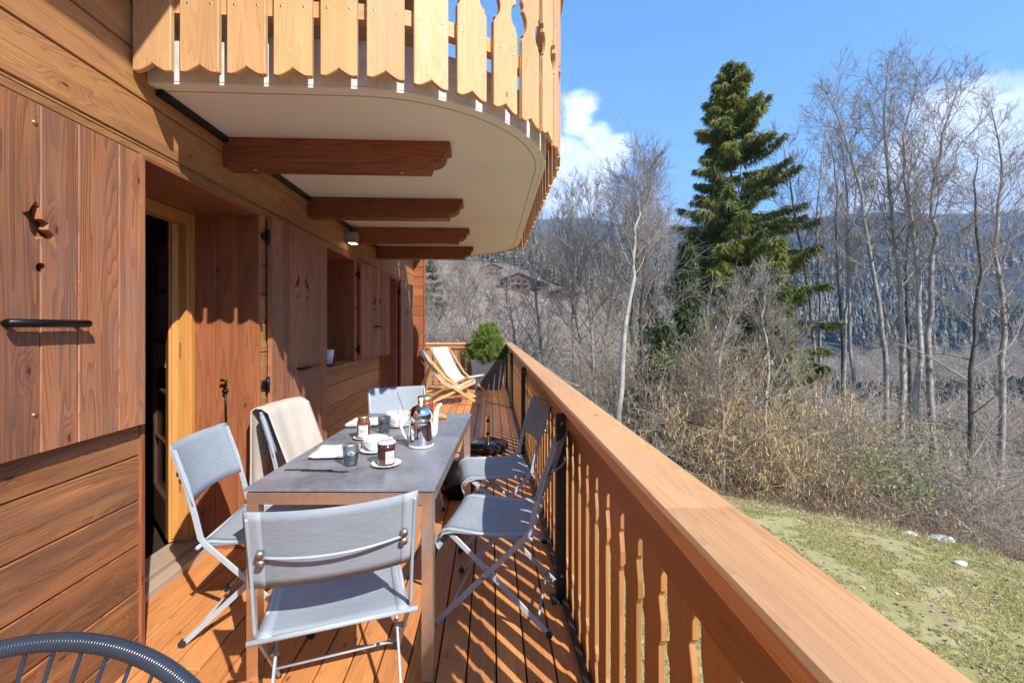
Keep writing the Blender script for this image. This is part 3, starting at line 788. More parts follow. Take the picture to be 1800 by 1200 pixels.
def slat_profile(w, z0, z1, notch=True):
    h = w / 2; P_ = []
    n = 8
    # scalloped foot: two convex lobes meeting in a point
    for i in range(n + 1):
        t = i / n; x_ = -h + h * t
        P_.append((x_, z0 + 0.026 * (t ** 1.6) - 0.010 * math.sin(math.pi * min(1, t * 1.15)) * (1 - t) + 0.004 * (t > .97)))
    for i in range(1, n + 1):
        t = 1 - i / n; x_ = h * (1 - t)
        P_.append((x_, z0 + 0.026 * (t ** 1.6) - 0.010 * math.sin(math.pi * min(1, t * 1.15)) * (1 - t)))
    def side(sg):
        out = []
        if notch:
            zc = z0 + 0.50
            out.append((sg * h, zc - 0.115)); out.append((sg * (h - 0.012), zc - 0.095))
            for i in range(9):
                a = -math.pi / 2 + math.pi * i / 8
                out.append((sg * (h - 0.006 - 0.034 * math.cos(a)), zc - 0.03 + 0.055 * math.sin(a)))
            out.append((sg * (h - 0.012), zc + 0.05)); out.append((sg * h, zc + 0.07))
        return out
    P_ += side(1) + [(h, z1), (-h, z1)] + list(reversed(side(-1)))
    return P_


sl_path = outline(0.068, 40)
fasc = []
for i, (p, t) in enumerate(walk(sl_path, 0.1835, 0.085)):
    nrm = Vector((t.y, -t.x))
    T = Matrix(((t.x, -nrm.x, 0, p.x), (t.y, -nrm.y, 0, p.y), (0, 0, 1, 0), (0, 0, 0, 1)))
    # local x along the edge, local -y outward
    mb = MB(); mb.prism(slat_profile(0.149 + R.uniform(-.003, .003), 2.385 + R.uniform(-.004, .004), 3.42), -0.024, 0.0, 'y', 'z', mat=T)
    s_ = mb.build('slat', M['slat'], slab, bevel=0.003, seg=1)
    if p.y < 3.2:
        for sx_ in (-0.045, 0.045):
            for zz in (2.66,):
                sm_ = MB()
                n0 = len(sm_.v)
                sm_.lathe([(0.0, 0.0012), (0.0045, 0.0010), (0.0055, 0), (0.0055, -0.003)], 8)
                for k_ in range(n0, len(sm_.v)):
                    q_ = sm_.v[k_]; v_ = T @ Vector((sx_ + q_[0], -0.024 - q_[2], zz + q_[1])); sm_.v[k_] = tuple(v_)
                sm_.build('screw', M['zinc'], slab)
for (z0, z1) in ((2.635, 2.70), (3.22, 3.30)):
    mb = MB(); mb.tube([(p[0], p[1], (z0 + z1) / 2) for p in outline(0.042, 30)], 0, flat=(z1 - z0, 0.036, (1, 0.01, 0)), grain='x')
    # flat section needs an outward normal per point: rebuild as a ribbon
    mb = MB(); o1 = outline(0.0675, 30); o2 = outline(0.022, 30); n = len(o1)
    v = [(p[0], p[1], z0) for p in o1] + [(p[0], p[1], z1) for p in o1] + [(p[0], p[1], z0) for p in o2] + [(p[0], p[1], z1) for p in o2]
    f = []
    for i in range(n - 1):
        f += [(i, i + 1, n + i + 1, n + i), (2 * n + i + 1, 2 * n + i, 3 * n + i, 3 * n + i + 1), (n + i, n + i + 1, 3 * n + i + 1, 3 * n + i), (i + 1, i, 2 * n + i, 2 * n + i + 1)]
    mb.add(v, f, 'x'); mb.build('slat_rail', M['slat'], slab)
mb = MB(); mb.tube([(p[0], p[1], 3.45) for p in outline(0.045, 24)], 0, flat=(0.14, 0.045, (0, 0, 1))); mb.build('handrail', M['slat'], slab)
# beams under the slab
for yb in (2.42, 3.50, 4.53, 5.56):
    zt, zb = ZS - 0.007, ZS - 0.165; xe = -0.225
    p = [(WX - 0.02, zb), (xe - 0.115, zb), (xe - 0.105, zb + 0.03)]
    for i in range(7):
        a = math.pi / 2 * i / 6
        p.append((xe - 0.10 + 0.075 * math.sin(a), zb + 0.035 + 0.07 * (1 - math.cos(a))))
    p += [(xe, zb + 0.11), (xe, zt), (WX - 0.02, zt)]
    mb = MB(); mb.prism(p, yb, yb + 0.115, 'y', 'x'); bo = mb.build('beam', M['beam'], ch, bevel=0.004)
    for xx in (-1.30, -0.50): sc = MB(); sc.lathe([(0.0, -0.003), (0.011, -0.003), (0.012, 0)], 10, (xx, yb + 0.055, zb)); sc.build('bolt_head', M['zinc'], bo)

# wall lamp
lp = empty('wall_lamp', (WX, 4.42, 2.245), 0, 'small square silver-grey lamp glowing on the wall boards above the window', 'lamp')
mb = MB(); mb.box(0.0, 0.012, -0.05, 0.05, -0.045, 0.045); mb.box(0.02, 0.115, -0.055, 0.055, -0.052, 0.052); mb.box(0.012, 0.02, -0.03, 0.03, -0.03, 0.03)
mb.build('lamp_housing', M['lampgrey'], lp, bevel=0.004)
mb = MB(); mb.box(0.034, 0.101, -0.04, 0.04, -0.0545, -0.0525); mb.build('lens', M['lens'], lp)

# ------------------------------------------------------------------ railings
def bal_profile(w, z0, z1):
    """board sawn with the same notches top and bottom; one edge is the other turned upside down"""
    h = w / 2; n_ = .014
    up = lambda e: [(0, .645), (0, .69), (n_, .742), (n_ * .3, .757), (0, .758)] if e else [(0, .645), (0, .672), (n_ * .9, .679), (n_, .70), (n_ * .35, .735), (0, .757)]
    mid = [(n_ * .2, .155), (n_, .175), (n_ * .95, .26), (n_ * .8, .40), (n_ * .95, .54), (n_, .625), (n_ * .2, .6445)]
    lo = lambda e: [(q, .80 - z) for q, z in reversed(up(not e))]
    def side(sg, e): return [(sg * (h - q), z) for q, z in lo(e) + mid + up(e)]
    return [(-h, z0), (h, z0)] + side(1, False) + [(h, z1), (-h, z1)] + list(reversed(side(-1, True)))


def railing(label, y0, y1, group=None):
    rl = empty('railing', (0.40, 0, 0), 0, label, 'railing')
    X0 = -0.40
    yy = y0
    while yy < y1 - 0.08:
        mb = MB(); mb.prism([(a + yy + 0.0775, b_) for a, b_ in bal_profile(0.120, -0.13, 0.93)], X0 + 0.386, X0 + 0.401, 'x', 'z')
        mb.build('baluster', M['bal'], rl, bevel=0.0025, seg=1); yy += 0.155
    mb = MB()
    mb.box(X0 + 0.3755, X0 + 0.3855, y0, y1, 0.831, 0.9315, 'y'); mb.build('rail', M['beam2'], rl)
    mb = MB(); mb.box(X0 + 0.4015, X0 + 0.43, y0, y1, -0.12, -0.03, 'y'); mb.build('rail', M['bal'], rl)
    # handrail in two lengths butted near the camera
    hr = MB()
    cuts = [y0 - 0.3, 0.853, 4.9, y1 + 0.12]
    for a_, b_ in zip(cuts[:-1], cuts[1:]):
        hr.prism([(X0 + 0.372, 0.932), (X0 + 0.345, 0.955), (X0 + 0.340, 0.96), (X0 + 0.340, 0.993), (X0 + 0.347, 1.0), (X0 + 0.489, 1.0), (X0 + 0.495, 0.994), (X0 + 0.495, 0.955), (X0 + 0.47, 0.932)], a_ + 0.0004, b_ - 0.0004, 'y', 'y')
    hr.build('handrail', M['rail'], rl)
    for yp in (0.1, 2.17, 4.70, 7.4, 9.9):
        po = MB(); po.box(X0 + 0.325, X0 + 0.3745, yp - 0.006, yp + 0.006, 0.0, 0.93); po.box(X0 + 0.30, X0 + 0.370, yp - 0.04, yp + 0.04, 0.0, 0.010)
        po.build('post', M['anthracite'], rl, bevel=0.001, seg=1)
        for zz in (0.12, 0.88): bo = MB(); bo.tube([(X0 + .354, yp - .012, zz), (X0 + .354, yp + .012, zz)], 0.008, 6); bo.build('bolt_head', M['zinc'], rl)
    mb = MB(); mb.box(X0 + 0.350, X0 + 0.372, y0, y1, 0.006, 0.03, 'y'); mb.build('bottom_bar', M['anthracite'], rl)
    return rl


railing('long orange larch railing with sawn balusters running along the open side of the deck', -0.9, 10.25)
r2 = empty('railing', (-1.5, 10.25, 0), 0, 'short cross railing closing the far end of the deck behind the deckchairs', 'railing')
xx = -1.9
while xx < 0.30:
    mb = MB(); mb.prism([(a + xx + 1.5, b_) for a, b_ in bal_profile(0.127, 0.02, 0.93)], 0.0, 0.02, 'y', 'z'); mb.build('baluster', M['bal'], r2, bevel=0.0025, seg=1); xx += 0.155
mb = MB(); mb.box(-2.1, 1.84, -0.05, 0.11, 0.955, 1.0, 'x'); mb.build('handrail', M['rail'], r2, bevel=0.005)
mb = MB(); mb.box(-2.1, 1.83, 0.038, 0.075, 0.83, 0.93, 'x'); mb.box(-2.1, 1.83, -0.03, -0.001, 0.86, 0.9545, 'x'); mb.build('rail', M['bal'], r2, bevel=0.003)

# ------------------------------------------------------------------ table
TB = [(-0.895, 1.72), (-0.168, 1.667), (-0.186, 3.13), (-0.915, 3.18)]
tc_ = Vector((sum(p[0] for p in TB) / 4, sum(p[1] for p in TB) / 4)); trz = -math.atan2(-(TB[1][1] - TB[0][1]), TB[1][0] - TB[0][0]) * 0.72
tb = empty('dining_table', (tc_.x, tc_.y, 0), trz, 'long table with dark slate-grey top and brushed steel legs laid for breakfast', 'table')
HW, HL = 0.364, 0.730
mb = MB(); mb.box(-HW, HW, -HL, HL, 0.733, 0.745, 'y'); mb.build('tabletop', M['slate'], tb, bevel=0.0015)
mb = MB()
for (x0, x1, y0, y1) in ((-HW + .006, HW - .006, -HL + .006, -HL + .05), (-HW + .006, HW - .006, HL - .05, HL - .006), (-HW + .006, -HW + .05, -HL + .051, HL - .051), (HW - .05, HW - .006, -HL + .051, HL - .051)):
    mb.box(x0, x1, y0, y1, 0.681, 0.727)
mb.box(-HW + .02, HW - .02, -HL + .02, HL - .02, 0.7275, 0.7325)
mb.build('frame', M['inox'], tb, bevel=0.002)
for sx in (-1, 1):
    for sy in (-1, 1):
        mb = MB(); xa = sx * (HW - .006); xb = sx * (HW - .05); ya = sy * (HL - .006); yb = sy * (HL - .05)
        mb.box(min(xa, xb), max(xa, xb), min(ya, yb), max(ya, yb), 0.004, 0.6805); lg = mb.build('leg', M['inox'], tb, bevel=0.002)
        ft = MB(); ft.lathe([(0.0, 0), (.016, 0), (.016, .004), (0, .004)], 14, ((xa + xb) / 2, (ya + yb) / 2, 0)); ft.build('foot', M['black'], lg)


# ------------------------------------------------------------------ folding chairs
def make_chair():
    r = empty('folding_chair')
    hw = 0.224
    for sg in (-1, 1):
        # long bar: front foot up to the back
        a = MB(); xo = sg * hw
        a.tube([(xo, 0.245, 0.016), (xo, 0.225, 0.035), (xo, 0.02, 0.245), (xo, -0.175, 0.44), (xo, -0.195, 0.47), (xo, -0.215, 0.56), (xo, -0.25, 0.70), (xo, -0.30, 0.845)], 0, flat=(0.024, 0.009, (1, 0, 0)))
        a.build('frame_bar', M['chairmetal'], r, bevel=0.002, seg=1)
        b_ = MB(); xi = sg * (hw - 0.026)
        b_.tube([(xi, -0.275, 0.016), (xi, -0.255, 0.034), (xi, 0.0, 0.265), (xi, 0.19, 0.435)], 0, flat=(0.024, 0.009, (1, 0, 0)))
        b_.build('leg', M['chairmetal'], r, bevel=0.002, seg=1)
        for (xf, yf) in ((xo, 0.247), (xi, -0.277)):
            f_ = MB(); f_.tube([(xf - 0.008, yf, 0.017), (xf + 0.008, yf, 0.017)], 0.016, 14, smooth=False); f_.build('foot', M['anthracite'], r)
        p_ = MB(); p_.tube([(sg * (hw - 0.034), 0.012, 0.256), (sg * (hw + 0.010), 0.012, 0.256)], 0.010, 10); p_.build('pivot_bolt', M['zinc'], r)
        # seat side rail and nuts
        s_ = MB(); s_.tube([(sg * (hw - .012), -0.19, 0.432), (sg * (hw - .012), 0.15, 0.438), (sg * (hw - .012), 0.205, 0.425), (sg * (hw - .012), 0.228, 0.39)], 0.0075, 8); s_.build('seat_rail', M['chairmetal'], r)
        for (zn, yn) in ((0.737, -0.286), (0.708, -0.276)): n_ = MB(); n_.tube([(sg * (hw - .03), yn, zn), (sg * (hw - .03), yn - .013, zn - .004)], 0.011, 10); n_.build('nut', M['zinc'], r)
    # tie bars
    for (y, z, w_) in ((0.17, 0.092, hw), (-0.225, 0.062, hw - .026)):
        t_ = MB(); t_.tube([(-w_, y, z), (w_, y, z)], 0.006, 8); t_.build('cross_bar', M['chairmetal'], r)
    t_ = MB(); t_.tube([(-hw - .022, -0.198, 0.437), (hw + .022, -0.198, 0.437)], 0.0085, 10); t_.build('rear_seat_bar', M['chairmetal'], r)
    t_ = MB(); n = 14
    t_.tube([((hw - .03) * (2 * i / n - 1), -0.272 - 0.048 * (1 - (2 * i / n - 1) ** 2) - .012, 0.722) for i in range(n + 1)], 0.0042, 8); t_.build('back_bow', M['chairmetal'], r)
    # slings
    n = 12; m_ = 16
    prof = [(-0.203, 0.443), (-0.17, 0.447), (-0.10, 0.440), (-0.02, 0.436), (0.06, 0.438), (0.13, 0.444), (0.18, 0.445), (0.21, 0.436), (0.232, 0.415), (0.240, 0.388), (0.232, 0.362), (0.222, 0.352)]
    g_ = []
    for (y, z) in prof:
        row = []
        for i in range(m_ + 1):
            t = 2 * i / m_ - 1; sag = 0.014 * (1 - t * t) * (1 if -0.16 < y < 0.15 else 0.3)
            row.append((t * hw * 0.985, y, z - sag))
        g_.append(row)
    s_ = MB(); s_.sheet(g_, grain='x'); so_ = s_.build('seat', M['sling'], r, solid=0.003)
    bk = []
    for j in range(9):
        t2 = j / 8; z = 0.615 + 0.245 * t2; y0 = -0.225 - (z - 0.615) * 0.345
        row = []
        for i in range(m_ + 1):
            t = 2 * i / m_ - 1; row.append((t * (hw + 0.010), y0 - 0.038 * (1 - t * t) + 0.006 * abs(t) ** 8, z + 0.008 * (t2 - .5) * (t * t)))
        bk.append(row)
    s_ = MB(); s_.sheet(bk, grain='x'); bo = s_.build('backrest', M['sling'], r, solid=0.003)
    # hems: bands sewn along the sling sides
    for sg in (-1, 1):
        h_ = MB()
        g_ = []
        for j in range(9):
            row = []
            for t in (sg * .80, sg * .87, sg * .93, sg * .99):
                z = 0.615 + 0.245 * j / 8; y0 = -0.225 - (z - 0.615) * 0.345
                row.append((t * (hw + 0.010), y0 - 0.038 * (1 - t * t) + 0.006 * abs(t) ** 8 - 0.003, z + 0.008 * (j / 8 - .5) * t * t))
            g_.append(row)
        h_.sheet(g_, grain='x'); h_.build('hem', M['slingedge'], bo, solid=0.0015)
        h_ = MB(); g_ = []
        for (y, z) in prof:
            row = []
            for t in (sg * .82, sg * .90, sg * .97):
                sag = 0.014 * (1 - t * t) * (1 if -0.16 < y < 0.15 else 0.3)
                row.append((t * hw * 0.985, y + (0.0 if y < 0.2 else 0.0026), z - sag + (0.0026 if y < 0.22 else 0.0)))
            g_.append(row)
        h_.sheet(g_, grain='x'); h_.build('hem', M['slingedge'], so_, solid=0.0012)
    return r


GC = 'grey folding sling chairs around the table'
proto = make_chair()
chairs = [  # x, y, rz (local +y is the way it faces), label
    (-0.535, 1.570, math.radians(17), 'grey folding chair nearest the camera, seen from behind at the near table end'),
    (-1.055, 2.15, math.radians(-84), 'grey folding chair beside the open glazed door, left of the table'),
    (-1.005, 2.79, math.radians(-98), 'grey folding chair with a beige blanket over its back'),
    (-0.655, 3.39, math.radians(180 + 24), 'grey folding chair at the far end of the table, beyond the teapot'),
    (0.030, 2.16, math.radians(77), 'half-shaded grey folding chair by the railing, the nearer of the two'),
    (0.035, 2.90, math.radians(97), 'half-shaded grey folding chair by the railing, in front of the parasol base')]
for i, (x, y, rz, lab) in enumerate(chairs):
    o = proto if i == 0 else copy_tree(proto)
    o.location = (x, y, 0.0); o.rotation_euler = (0, 0, rz); tag(o, lab, 'chair', GC)

# blanket over chair 3
bl = MB(); cx, cy, rz = -1.005, 2.79, math.radians(-98)
Tm = Matrix.Translation((cx, cy, 0)) @ Matrix.Rotation(rz, 4, 'Z')
prof = []
for j in range(18):     # front drop
    t = j / 17; z = 0.47 + 0.385 * t; prof.append((-0.185 - (z - 0.615) * 0.345 - 0.01 + 0.02 * (1 - t), z, 0))
prof += [(-0.318, 0.880, 0.0), (-0.338, 0.884, 0.5), (-0.360, 0.872, 1)]
for j in range(20):
    t = j / 19; z = 0.86 - 0.58 * t; prof.append((-0.366 - 0.02 * t, z, 1))
g_ = []
for j, (y, z, bk_) in enumerate(prof):
    row = []
    for i in range(25):
        t = 2 * i / 24 - 1
        bow = -0.030 * (1 - t * t) if z > 0.5 else -0.030 * (1 - t * t) * (z / 0.5)
        wav = 0.006 * math.sin(t * 9 + j * 0.15) * (1.2 if bk_ else 0.5) * (1.6 - z)
        row.append(Tm @ Vector((t * (0.212 + 0.008 * bk_) - 0.010, y + bow + wav + (0.006 if not bk_ else -0.008), z)))
    g_.append(row)
bl.sheet(g_)
bo = empty('blanket', Tm @ Vector((0, -0.3, 0.45)), 0, 'beige knitted blanket hanging over the back of a grey chair', 'blanket')
b2 = bl.build('throw', M['blanket'], bo, solid=0.007); b2.location = -bo.location
fr_ = MB(); last = g_[-1]
for i in range(0, 24):
    for q_ in (0, 0.5):
        p = Vector(last[i]).lerp(Vector(last[i + 1]), q_)
        fr_.tube([p, p + Vector((0.002 * math.sin(i), 0.004, -0.045 - 0.01 * R.random()))], 0.0025, 5)
f2 = fr_.build('fringe', M['blanket'], b2)


# ------------------------------------------------------------------ things on the table
T0 = 0.7455
def at(x, y, name, label, cat, rz=0, z=T0, group=None): return empty(name, (x, y, z), rz, label, cat, group)


def rrect(w, h, r, n=6, z=0.0):
    p = []
    for (cx, cy, a0) in ((w / 2 - r, h / 2 - r, 0), (-w / 2 + r, h / 2 - r, 90), (-w / 2 + r, -h / 2 + r, 180), (w / 2 - r, -h / 2 + r, 270)):
        for i in range(n + 1):
            a = math.radians(a0 + 90 * i / n); p.append((cx + r * math.cos(a), cy + r * math.sin(a), z))
    return p


def loft(rings, mb, cap0=True, cap1=True):
    n = len(rings[0]); v = [p for r_ in rings for p in r_]; f = []
    for i in range(len(rings) - 1):
        for j in range(n): f.append((i * n + j, i * n + (j + 1) % n, (i + 1) * n + (j + 1) % n, (i + 1) * n + j))
    if cap0: f.append(tuple(range(n - 1, -1, -1)))
    if cap1: f.append(tuple(range((len(rings) - 1) * n, len(rings) * n)))
    mb.add(v, f, 'x', True)


def plate(x, y, rz, label, s=0.205, fold=0):
    t = at(x, y, 'plate', label, 'plate', rz)
    mb = MB(); loft([rrect(s * .62, s * .62, .02, z=0), rrect(s * .64, s * .64, .022, z=.003), rrect(s, s, .03, z=.013), rrect(s, s, .03, z=.016), rrect(s * .97, s * .97, .028, z=.0155), rrect(s * .66, s * .66, .022, z=.006)], mb)
    mb.build('dish', M['porcelain'], t)
    return t


def napkin(x, y, rz, label, w=0.20, h=0.15, z=T0 + 0.0175):
    t = at(x, y, 'napkin', label, 'napkin', rz, z)
    mb = MB()
    for k_ in range(3):
        g_ = []
        for j in range(9):
            row = []
            for i in range(11):
                a, b_ = i / 10 - .5, j / 8 - .5
                row.append((a * w * (1 - .03 * k_) + .004 * k_, b_ * h * (1 - .05 * k_) + 0.003 * k_, 0.005 * k_ + 0.0025 * math.sin(i * .9 + k_) * (j / 8) + 0.006 * max(0, a) * (k_ + 1) * .8 + 0.002 * math.sin(j * 1.3)))
            g_.append(row)
        mb.sheet(g_)
    mb.build('folded_cloth', M['napkin'], t, solid=0.004)


def cutlery(name, x, y, rz, label, kind, z=T0, tilt=0.0):
    t = at(x, y, name, label, name, rz, z); t.rotation_euler = (0, tilt, rz)
    mb = MB()
    if kind == 'knife':
        mb.box(-0.11, 0.0, -.0055, .0055, 0, .005, 'x'); mb.build('handle', M['steel'], t, bevel=.002)
        b_ = MB(); b_.prism([(0.0, -.006), (.08, -.008), (.10, 0.0), (.09, .006), (0.0, .006)], .001, .0028, 'z', 'x'); b_.build('blade', M['steel'], t)
    else:
        mb.tube([(-0.10, 0, .003), (-.05, 0, .003), (0.0, 0, .006), (.02, 0, .004)], 0, flat=(.007, .003, (0, 0, 1))); mb.build('handle', M['steel'], t, bevel=.001)
        b_ = MB(); g_ = []
        for j in range(6):
            s_ = j / 5; g_.append([(.02 + .045 * s_, (.5 - i / 6) * .032 * math.sin(math.pi * (.12 + .86 * s_)), .004 - .006 * math.sin(math.pi * i / 6) * math.sin(math.pi * s_)) for i in range(7)])
        b_.sheet(g_); b_.build('bowl', M['steel'], t, solid=.001)
    return t


def tumbler(x, y, label, rz=0.0, h=0.092, r=0.038):
    t = at(x, y, 'glass', label, 'glass', rz, group='clear faceted tumblers on the table')
    n = 40; rings = []
    def ring(z, rad, facet):
        return [((rad * (1 - facet * (0.5 + 0.5 * math.cos(10 * a)))) * math.cos(a), (rad * (1 - facet * (0.5 + 0.5 * math.cos(10 * a)))) * math.sin(a), z) for a in [2 * math.pi * i / n for i in range(n)]]
    mb = MB()
    loft([ring(0, r * .70, .0), ring(.004, r * .76, .06), ring(.03, r * .84, .10), ring(.055, r * .92, .07), ring(.062, r * .95, .0), ring(h, r, 0), ring(h, r - .0022, 0), ring(.06, r * .95 - .003, 0), ring(.014, r * .70, 0)], mb)
    mb.build('tumbler', M['glass'], t)


def bowlcup(x, y, label, name='bowl', r=0.062, h=0.068):
    t = at(x, y, name, label, 'cup' if name == 'cup' else 'bowl', 0.3)
    n = 48; mb = MB()
    def ring(z, rad, fl): return [(rad * (1 + fl * math.cos(16 * a)) * math.cos(a), rad * (1 + fl * math.cos(16 * a)) * math.sin(a), z) for a in [2 * math.pi * i / n for i in range(n)]]
    loft([ring(.008, r * .48, 0), ring(.008 + .004, r * .56, .0), ring(.03, r * .82, .02), ring(.055, r * .95, .02), ring(h, r, 0), ring(h + .001, r - .002, 0), ring(.05, r * .90, 0), ring(.016, r * .5, 0)], mb)
    mb.build('cup_body', M['porcelain'], t)
    hd = MB(); hd.tube([(r * .9, 0, .058), (r * 1.25, 0, .060), (r * 1.38, 0, .045), (r * 1.2, 0, .026), (r * .78, 0, .022)], .0045, 8); hd.build('handle', M['porcelain'], t)
    return t


def saucer(x, y, label, r=0.072):
    t = at(x, y, 'saucer', label, 'saucer'); mb = MB()
    mb.lathe([(0, .0005), (r * .55, .0005), (r * .6, .003), (r * .98, .012), (r, .0145), (r * .97, .0148), (r * .6, .0062), (0, .0055)], 40); mb.build('dish', M['porcelain'], t)


def jar(x, y, z, label, r, h, contents, lid, lidh=.012, paper=True, shoulder=True, lidr=1.0, ly=(-.3, .7)):
    t = at(x, y, 'jar', label, 'jar', 0, z); mb = MB()
    pr = [(0, 0), (r * .93, 0), (r, .005), (r, h * .72)]
    pr += [(r * .98, h * .78), (r * .84, h * .86), (r * .82, h * .95), (0, h * .95)] if shoulder else [(r, h * .96), (0, h * .96)]
    mb.lathe(pr, 36); mb.build('jar_body', contents, t)
    l_ = MB(); lr = r * (0.9 if shoulder else 1.04) * lidr; l_.lathe([(0, h * .95 + .0005), (lr, h * .95 + .0005), (lr * 1.02, h * .95 + .003), (lr * 1.0, h * .95 + lidh), (lr * .93, h * .95 + lidh + .001), (0, h * .95 + lidh - .001)], 36); l_.build('lid', lid, t)
    if paper:
        p_ = MB(); g_ = []
        a0 = -1.57 + ly[0]
        for zz in (h * .12, h * .66): g_.append([((r + .0008) * math.cos(a0 + i * .1), (r + .0008) * math.sin(a0 + i * .1), zz) for i in range(int(ly[1] * 20))])
        p_.sheet(g_); lb = p_.build('label', M['paper'], t)
        k_ = MB()
        for ci in range(4):                      # a short line of marks, too small to read in the photograph
            am = a0 + 0.30 + ci * .16
            for (dz, hh_) in ((.40, .016), (.30, .005)):
                q_ = [((r + .0014) * math.cos(am + s_ * .035), (r + .0014) * math.sin(am + s_ * .035), h * dz + e_ * hh_ * (.5 if ci % 2 else .35)) for s_, e_ in ((-1, -1), (1, -1), (1, 1), (-1, 1))]
                k_.add(q_, [(0, 1, 2, 3)])
        k_.build('lettering', M['ink'], lb)
    return t


plate(-0.745, 2.155, 0.05, 'square white plate under the folded napkin nearest the beige blanket chair', 0.20)
napkin(-0.745, 2.150, 0.08, 'folded white napkin on the near plate, left of the clear tumbler', .205, .175)
plate(-0.795, 2.80, 0.02, 'square white plate farther up the table, behind the brown jar', 0.20)
napkin(-0.79, 2.80, -0.05, 'folded white napkin on the farther plate, behind the brown jar', .20, .16)
cutlery('knife', -0.775, 1.915, -0.07, 'steel knife lying parallel to the near edge of the table', 'knife')
cutlery('fork', -0.70, 1.895, -0.10, 'second steel piece of cutlery lying just in front of the knife', 'knife')
cutlery('spoon', -0.70, 2.66, 0.9, 'steel spoon leaning on the farther plate beside the tumbler', 'spoon', T0 + .02)
tumbler(-0.625, 1.985, 'clear faceted tumbler in front of the near napkin', 0.2)
tumbler(-0.622, 2.585, 'clear faceted tumbler beside the farther napkin, behind the brown jar', 0.5)
saucer(-0.70, 2.44, 'small white saucer under the brown jar', .055)
jar(-0.70, 2.44, T0 + .006, 'brown fig jam jar with gold lid and pale label, left of the white bowl', .036, .115, M['jam2'], M['gold'], ly=(-.5, .75))
saucer(-0.575, 2.19, 'white saucer under the near fluted bowl', .068)
bowlcup(-0.575, 2.205, 'white fluted porcelain cup in the middle of the table behind the dark jar')
saucer(-0.465, 1.97, 'white saucer under the dark red jar', .066)
jar(-0.465, 1.97, T0 + .006, 'dark red jam jar with white lid and white label, nearest jar on the table', .0385, .098, M['jam'], M['lidwhite'], .009, shoulder=False, ly=(0.15, .62))
saucer(-0.575, 2.74, 'white saucer under the far cup', .07)
bowlcup(-0.575, 2.745, 'white porcelain cup with a spoon standing in it, left of the teapot', r=.075, h=.085)
cutlery('spoon', -0.558, 2.765, 0.2, 'dark steel spoon standing upright in the far cup', 'spoon', T0 + .115, tilt=math.radians(72))
cutlery('knife', -0.555, 2.42, 0.1, 'steel knife lying behind the near cup towards the teapot', 'knife')
jar(-0.452, 3.05, T0, 'glass jar of amber honey with gold rim, behind the teapot', .052, .115, M['honey'], M['gold'], .030, paper=False, shoulder=False, lidr=.99)
br = at(-0.345, 2.93, 'bread_roll', 'small golden croissant lying right of the teapot spout', 'croissant', .2)
mb = MB(); mb.tube([(-.055, -.012, .012), (-.04, 0, .016), (-.015, .008, .022), (.012, .008, .023), (.038, 0, .017), (.052, -.01, .012)], [.007, .014, .021, .022, .015, .008], 14); mb.build('crust', M['bread'], br)
br = at(-0.50, 2.93, 'bread_roll', 'small golden roll half hidden between the far cup and the teapot', 'bread roll', 1.2)
mb = MB(); mb.tube([(-.05, 0, .012), (-.03, 0, .02), (0, 0, .026), (.03, 0, .02), (.05, 0, .012)], [.008, .018, .024, .018, .008], 14); mb.build('crust', M['bread'], br)
# teapot
tp = at(-0.362, 2.285, 'teapot', 'white porcelain teapot wearing a polished steel cosy', 'teapot', 0.0)
mb = MB(); mb.lathe([(0, 0), (.060, 0), (.066, .003), (.066, .012), (.062, .014), (0, .014)], 44); mb.build('pot_base', M['porcelain'], tp)
mb = MB(); mb.lathe([(.0635, .0145), (.0640, .05), (.0635, .085), (.0625, .108), (.0600, .124), (.0570, .1335), (.0572, .1345), (.0610, .140), (.0625, .150), (.0625, .160), (.0600, .176), (.054, .190), (.043, .202), (.028, .210), (.013, .213), (0, .2135)], 56); mb.build('steel_cosy', M['chrome'], tp)
mb = MB(); mb.lathe([(.010, .212), (.008, .221), (.007, .228), (.011, .236), (.0125, .243), (.009, .249), (0, .250)], 20); mb.build('lid_knob', M['porcelain'], tp)
mb = MB(); mb.tube([(.058, 0, .045), (.069, 0, .075), (.074, 0, .12), (.077, 0, .16), (.084, 0, .194), (.097, 0, .212), (.107, 0, .216)], [.017, .0165, .0145, .013, .0115, .0095, .008], 16); mb.build('spout', M['porcelain'], tp)
mb = MB(); mb.tube([(-.055, 0, .155), (-.075, 0, .178), (-.094, 0, .172), (-.104, 0, .14), (-.103, 0, .10), (-.090, 0, .06), (-.068, 0, .035), (-.058, 0, .03)], [.008, .0078, .0075, .0075, .0075, .0075, .008, .009], 12); mb.build('handle', M['porcelain'], tp)

# cup on the window sill
t = empty('flower_pot', (-1.555, 4.24, 1.011), 0, 'small white tapered pot standing on the window sill', 'pot')
mb = MB(); mb.lathe([(0, 0), (.045, 0), (.062, .135), (.058, .135), (.042, .01), (0, .01)], 28); mb.build('pot_body', M['porcelain'], t)

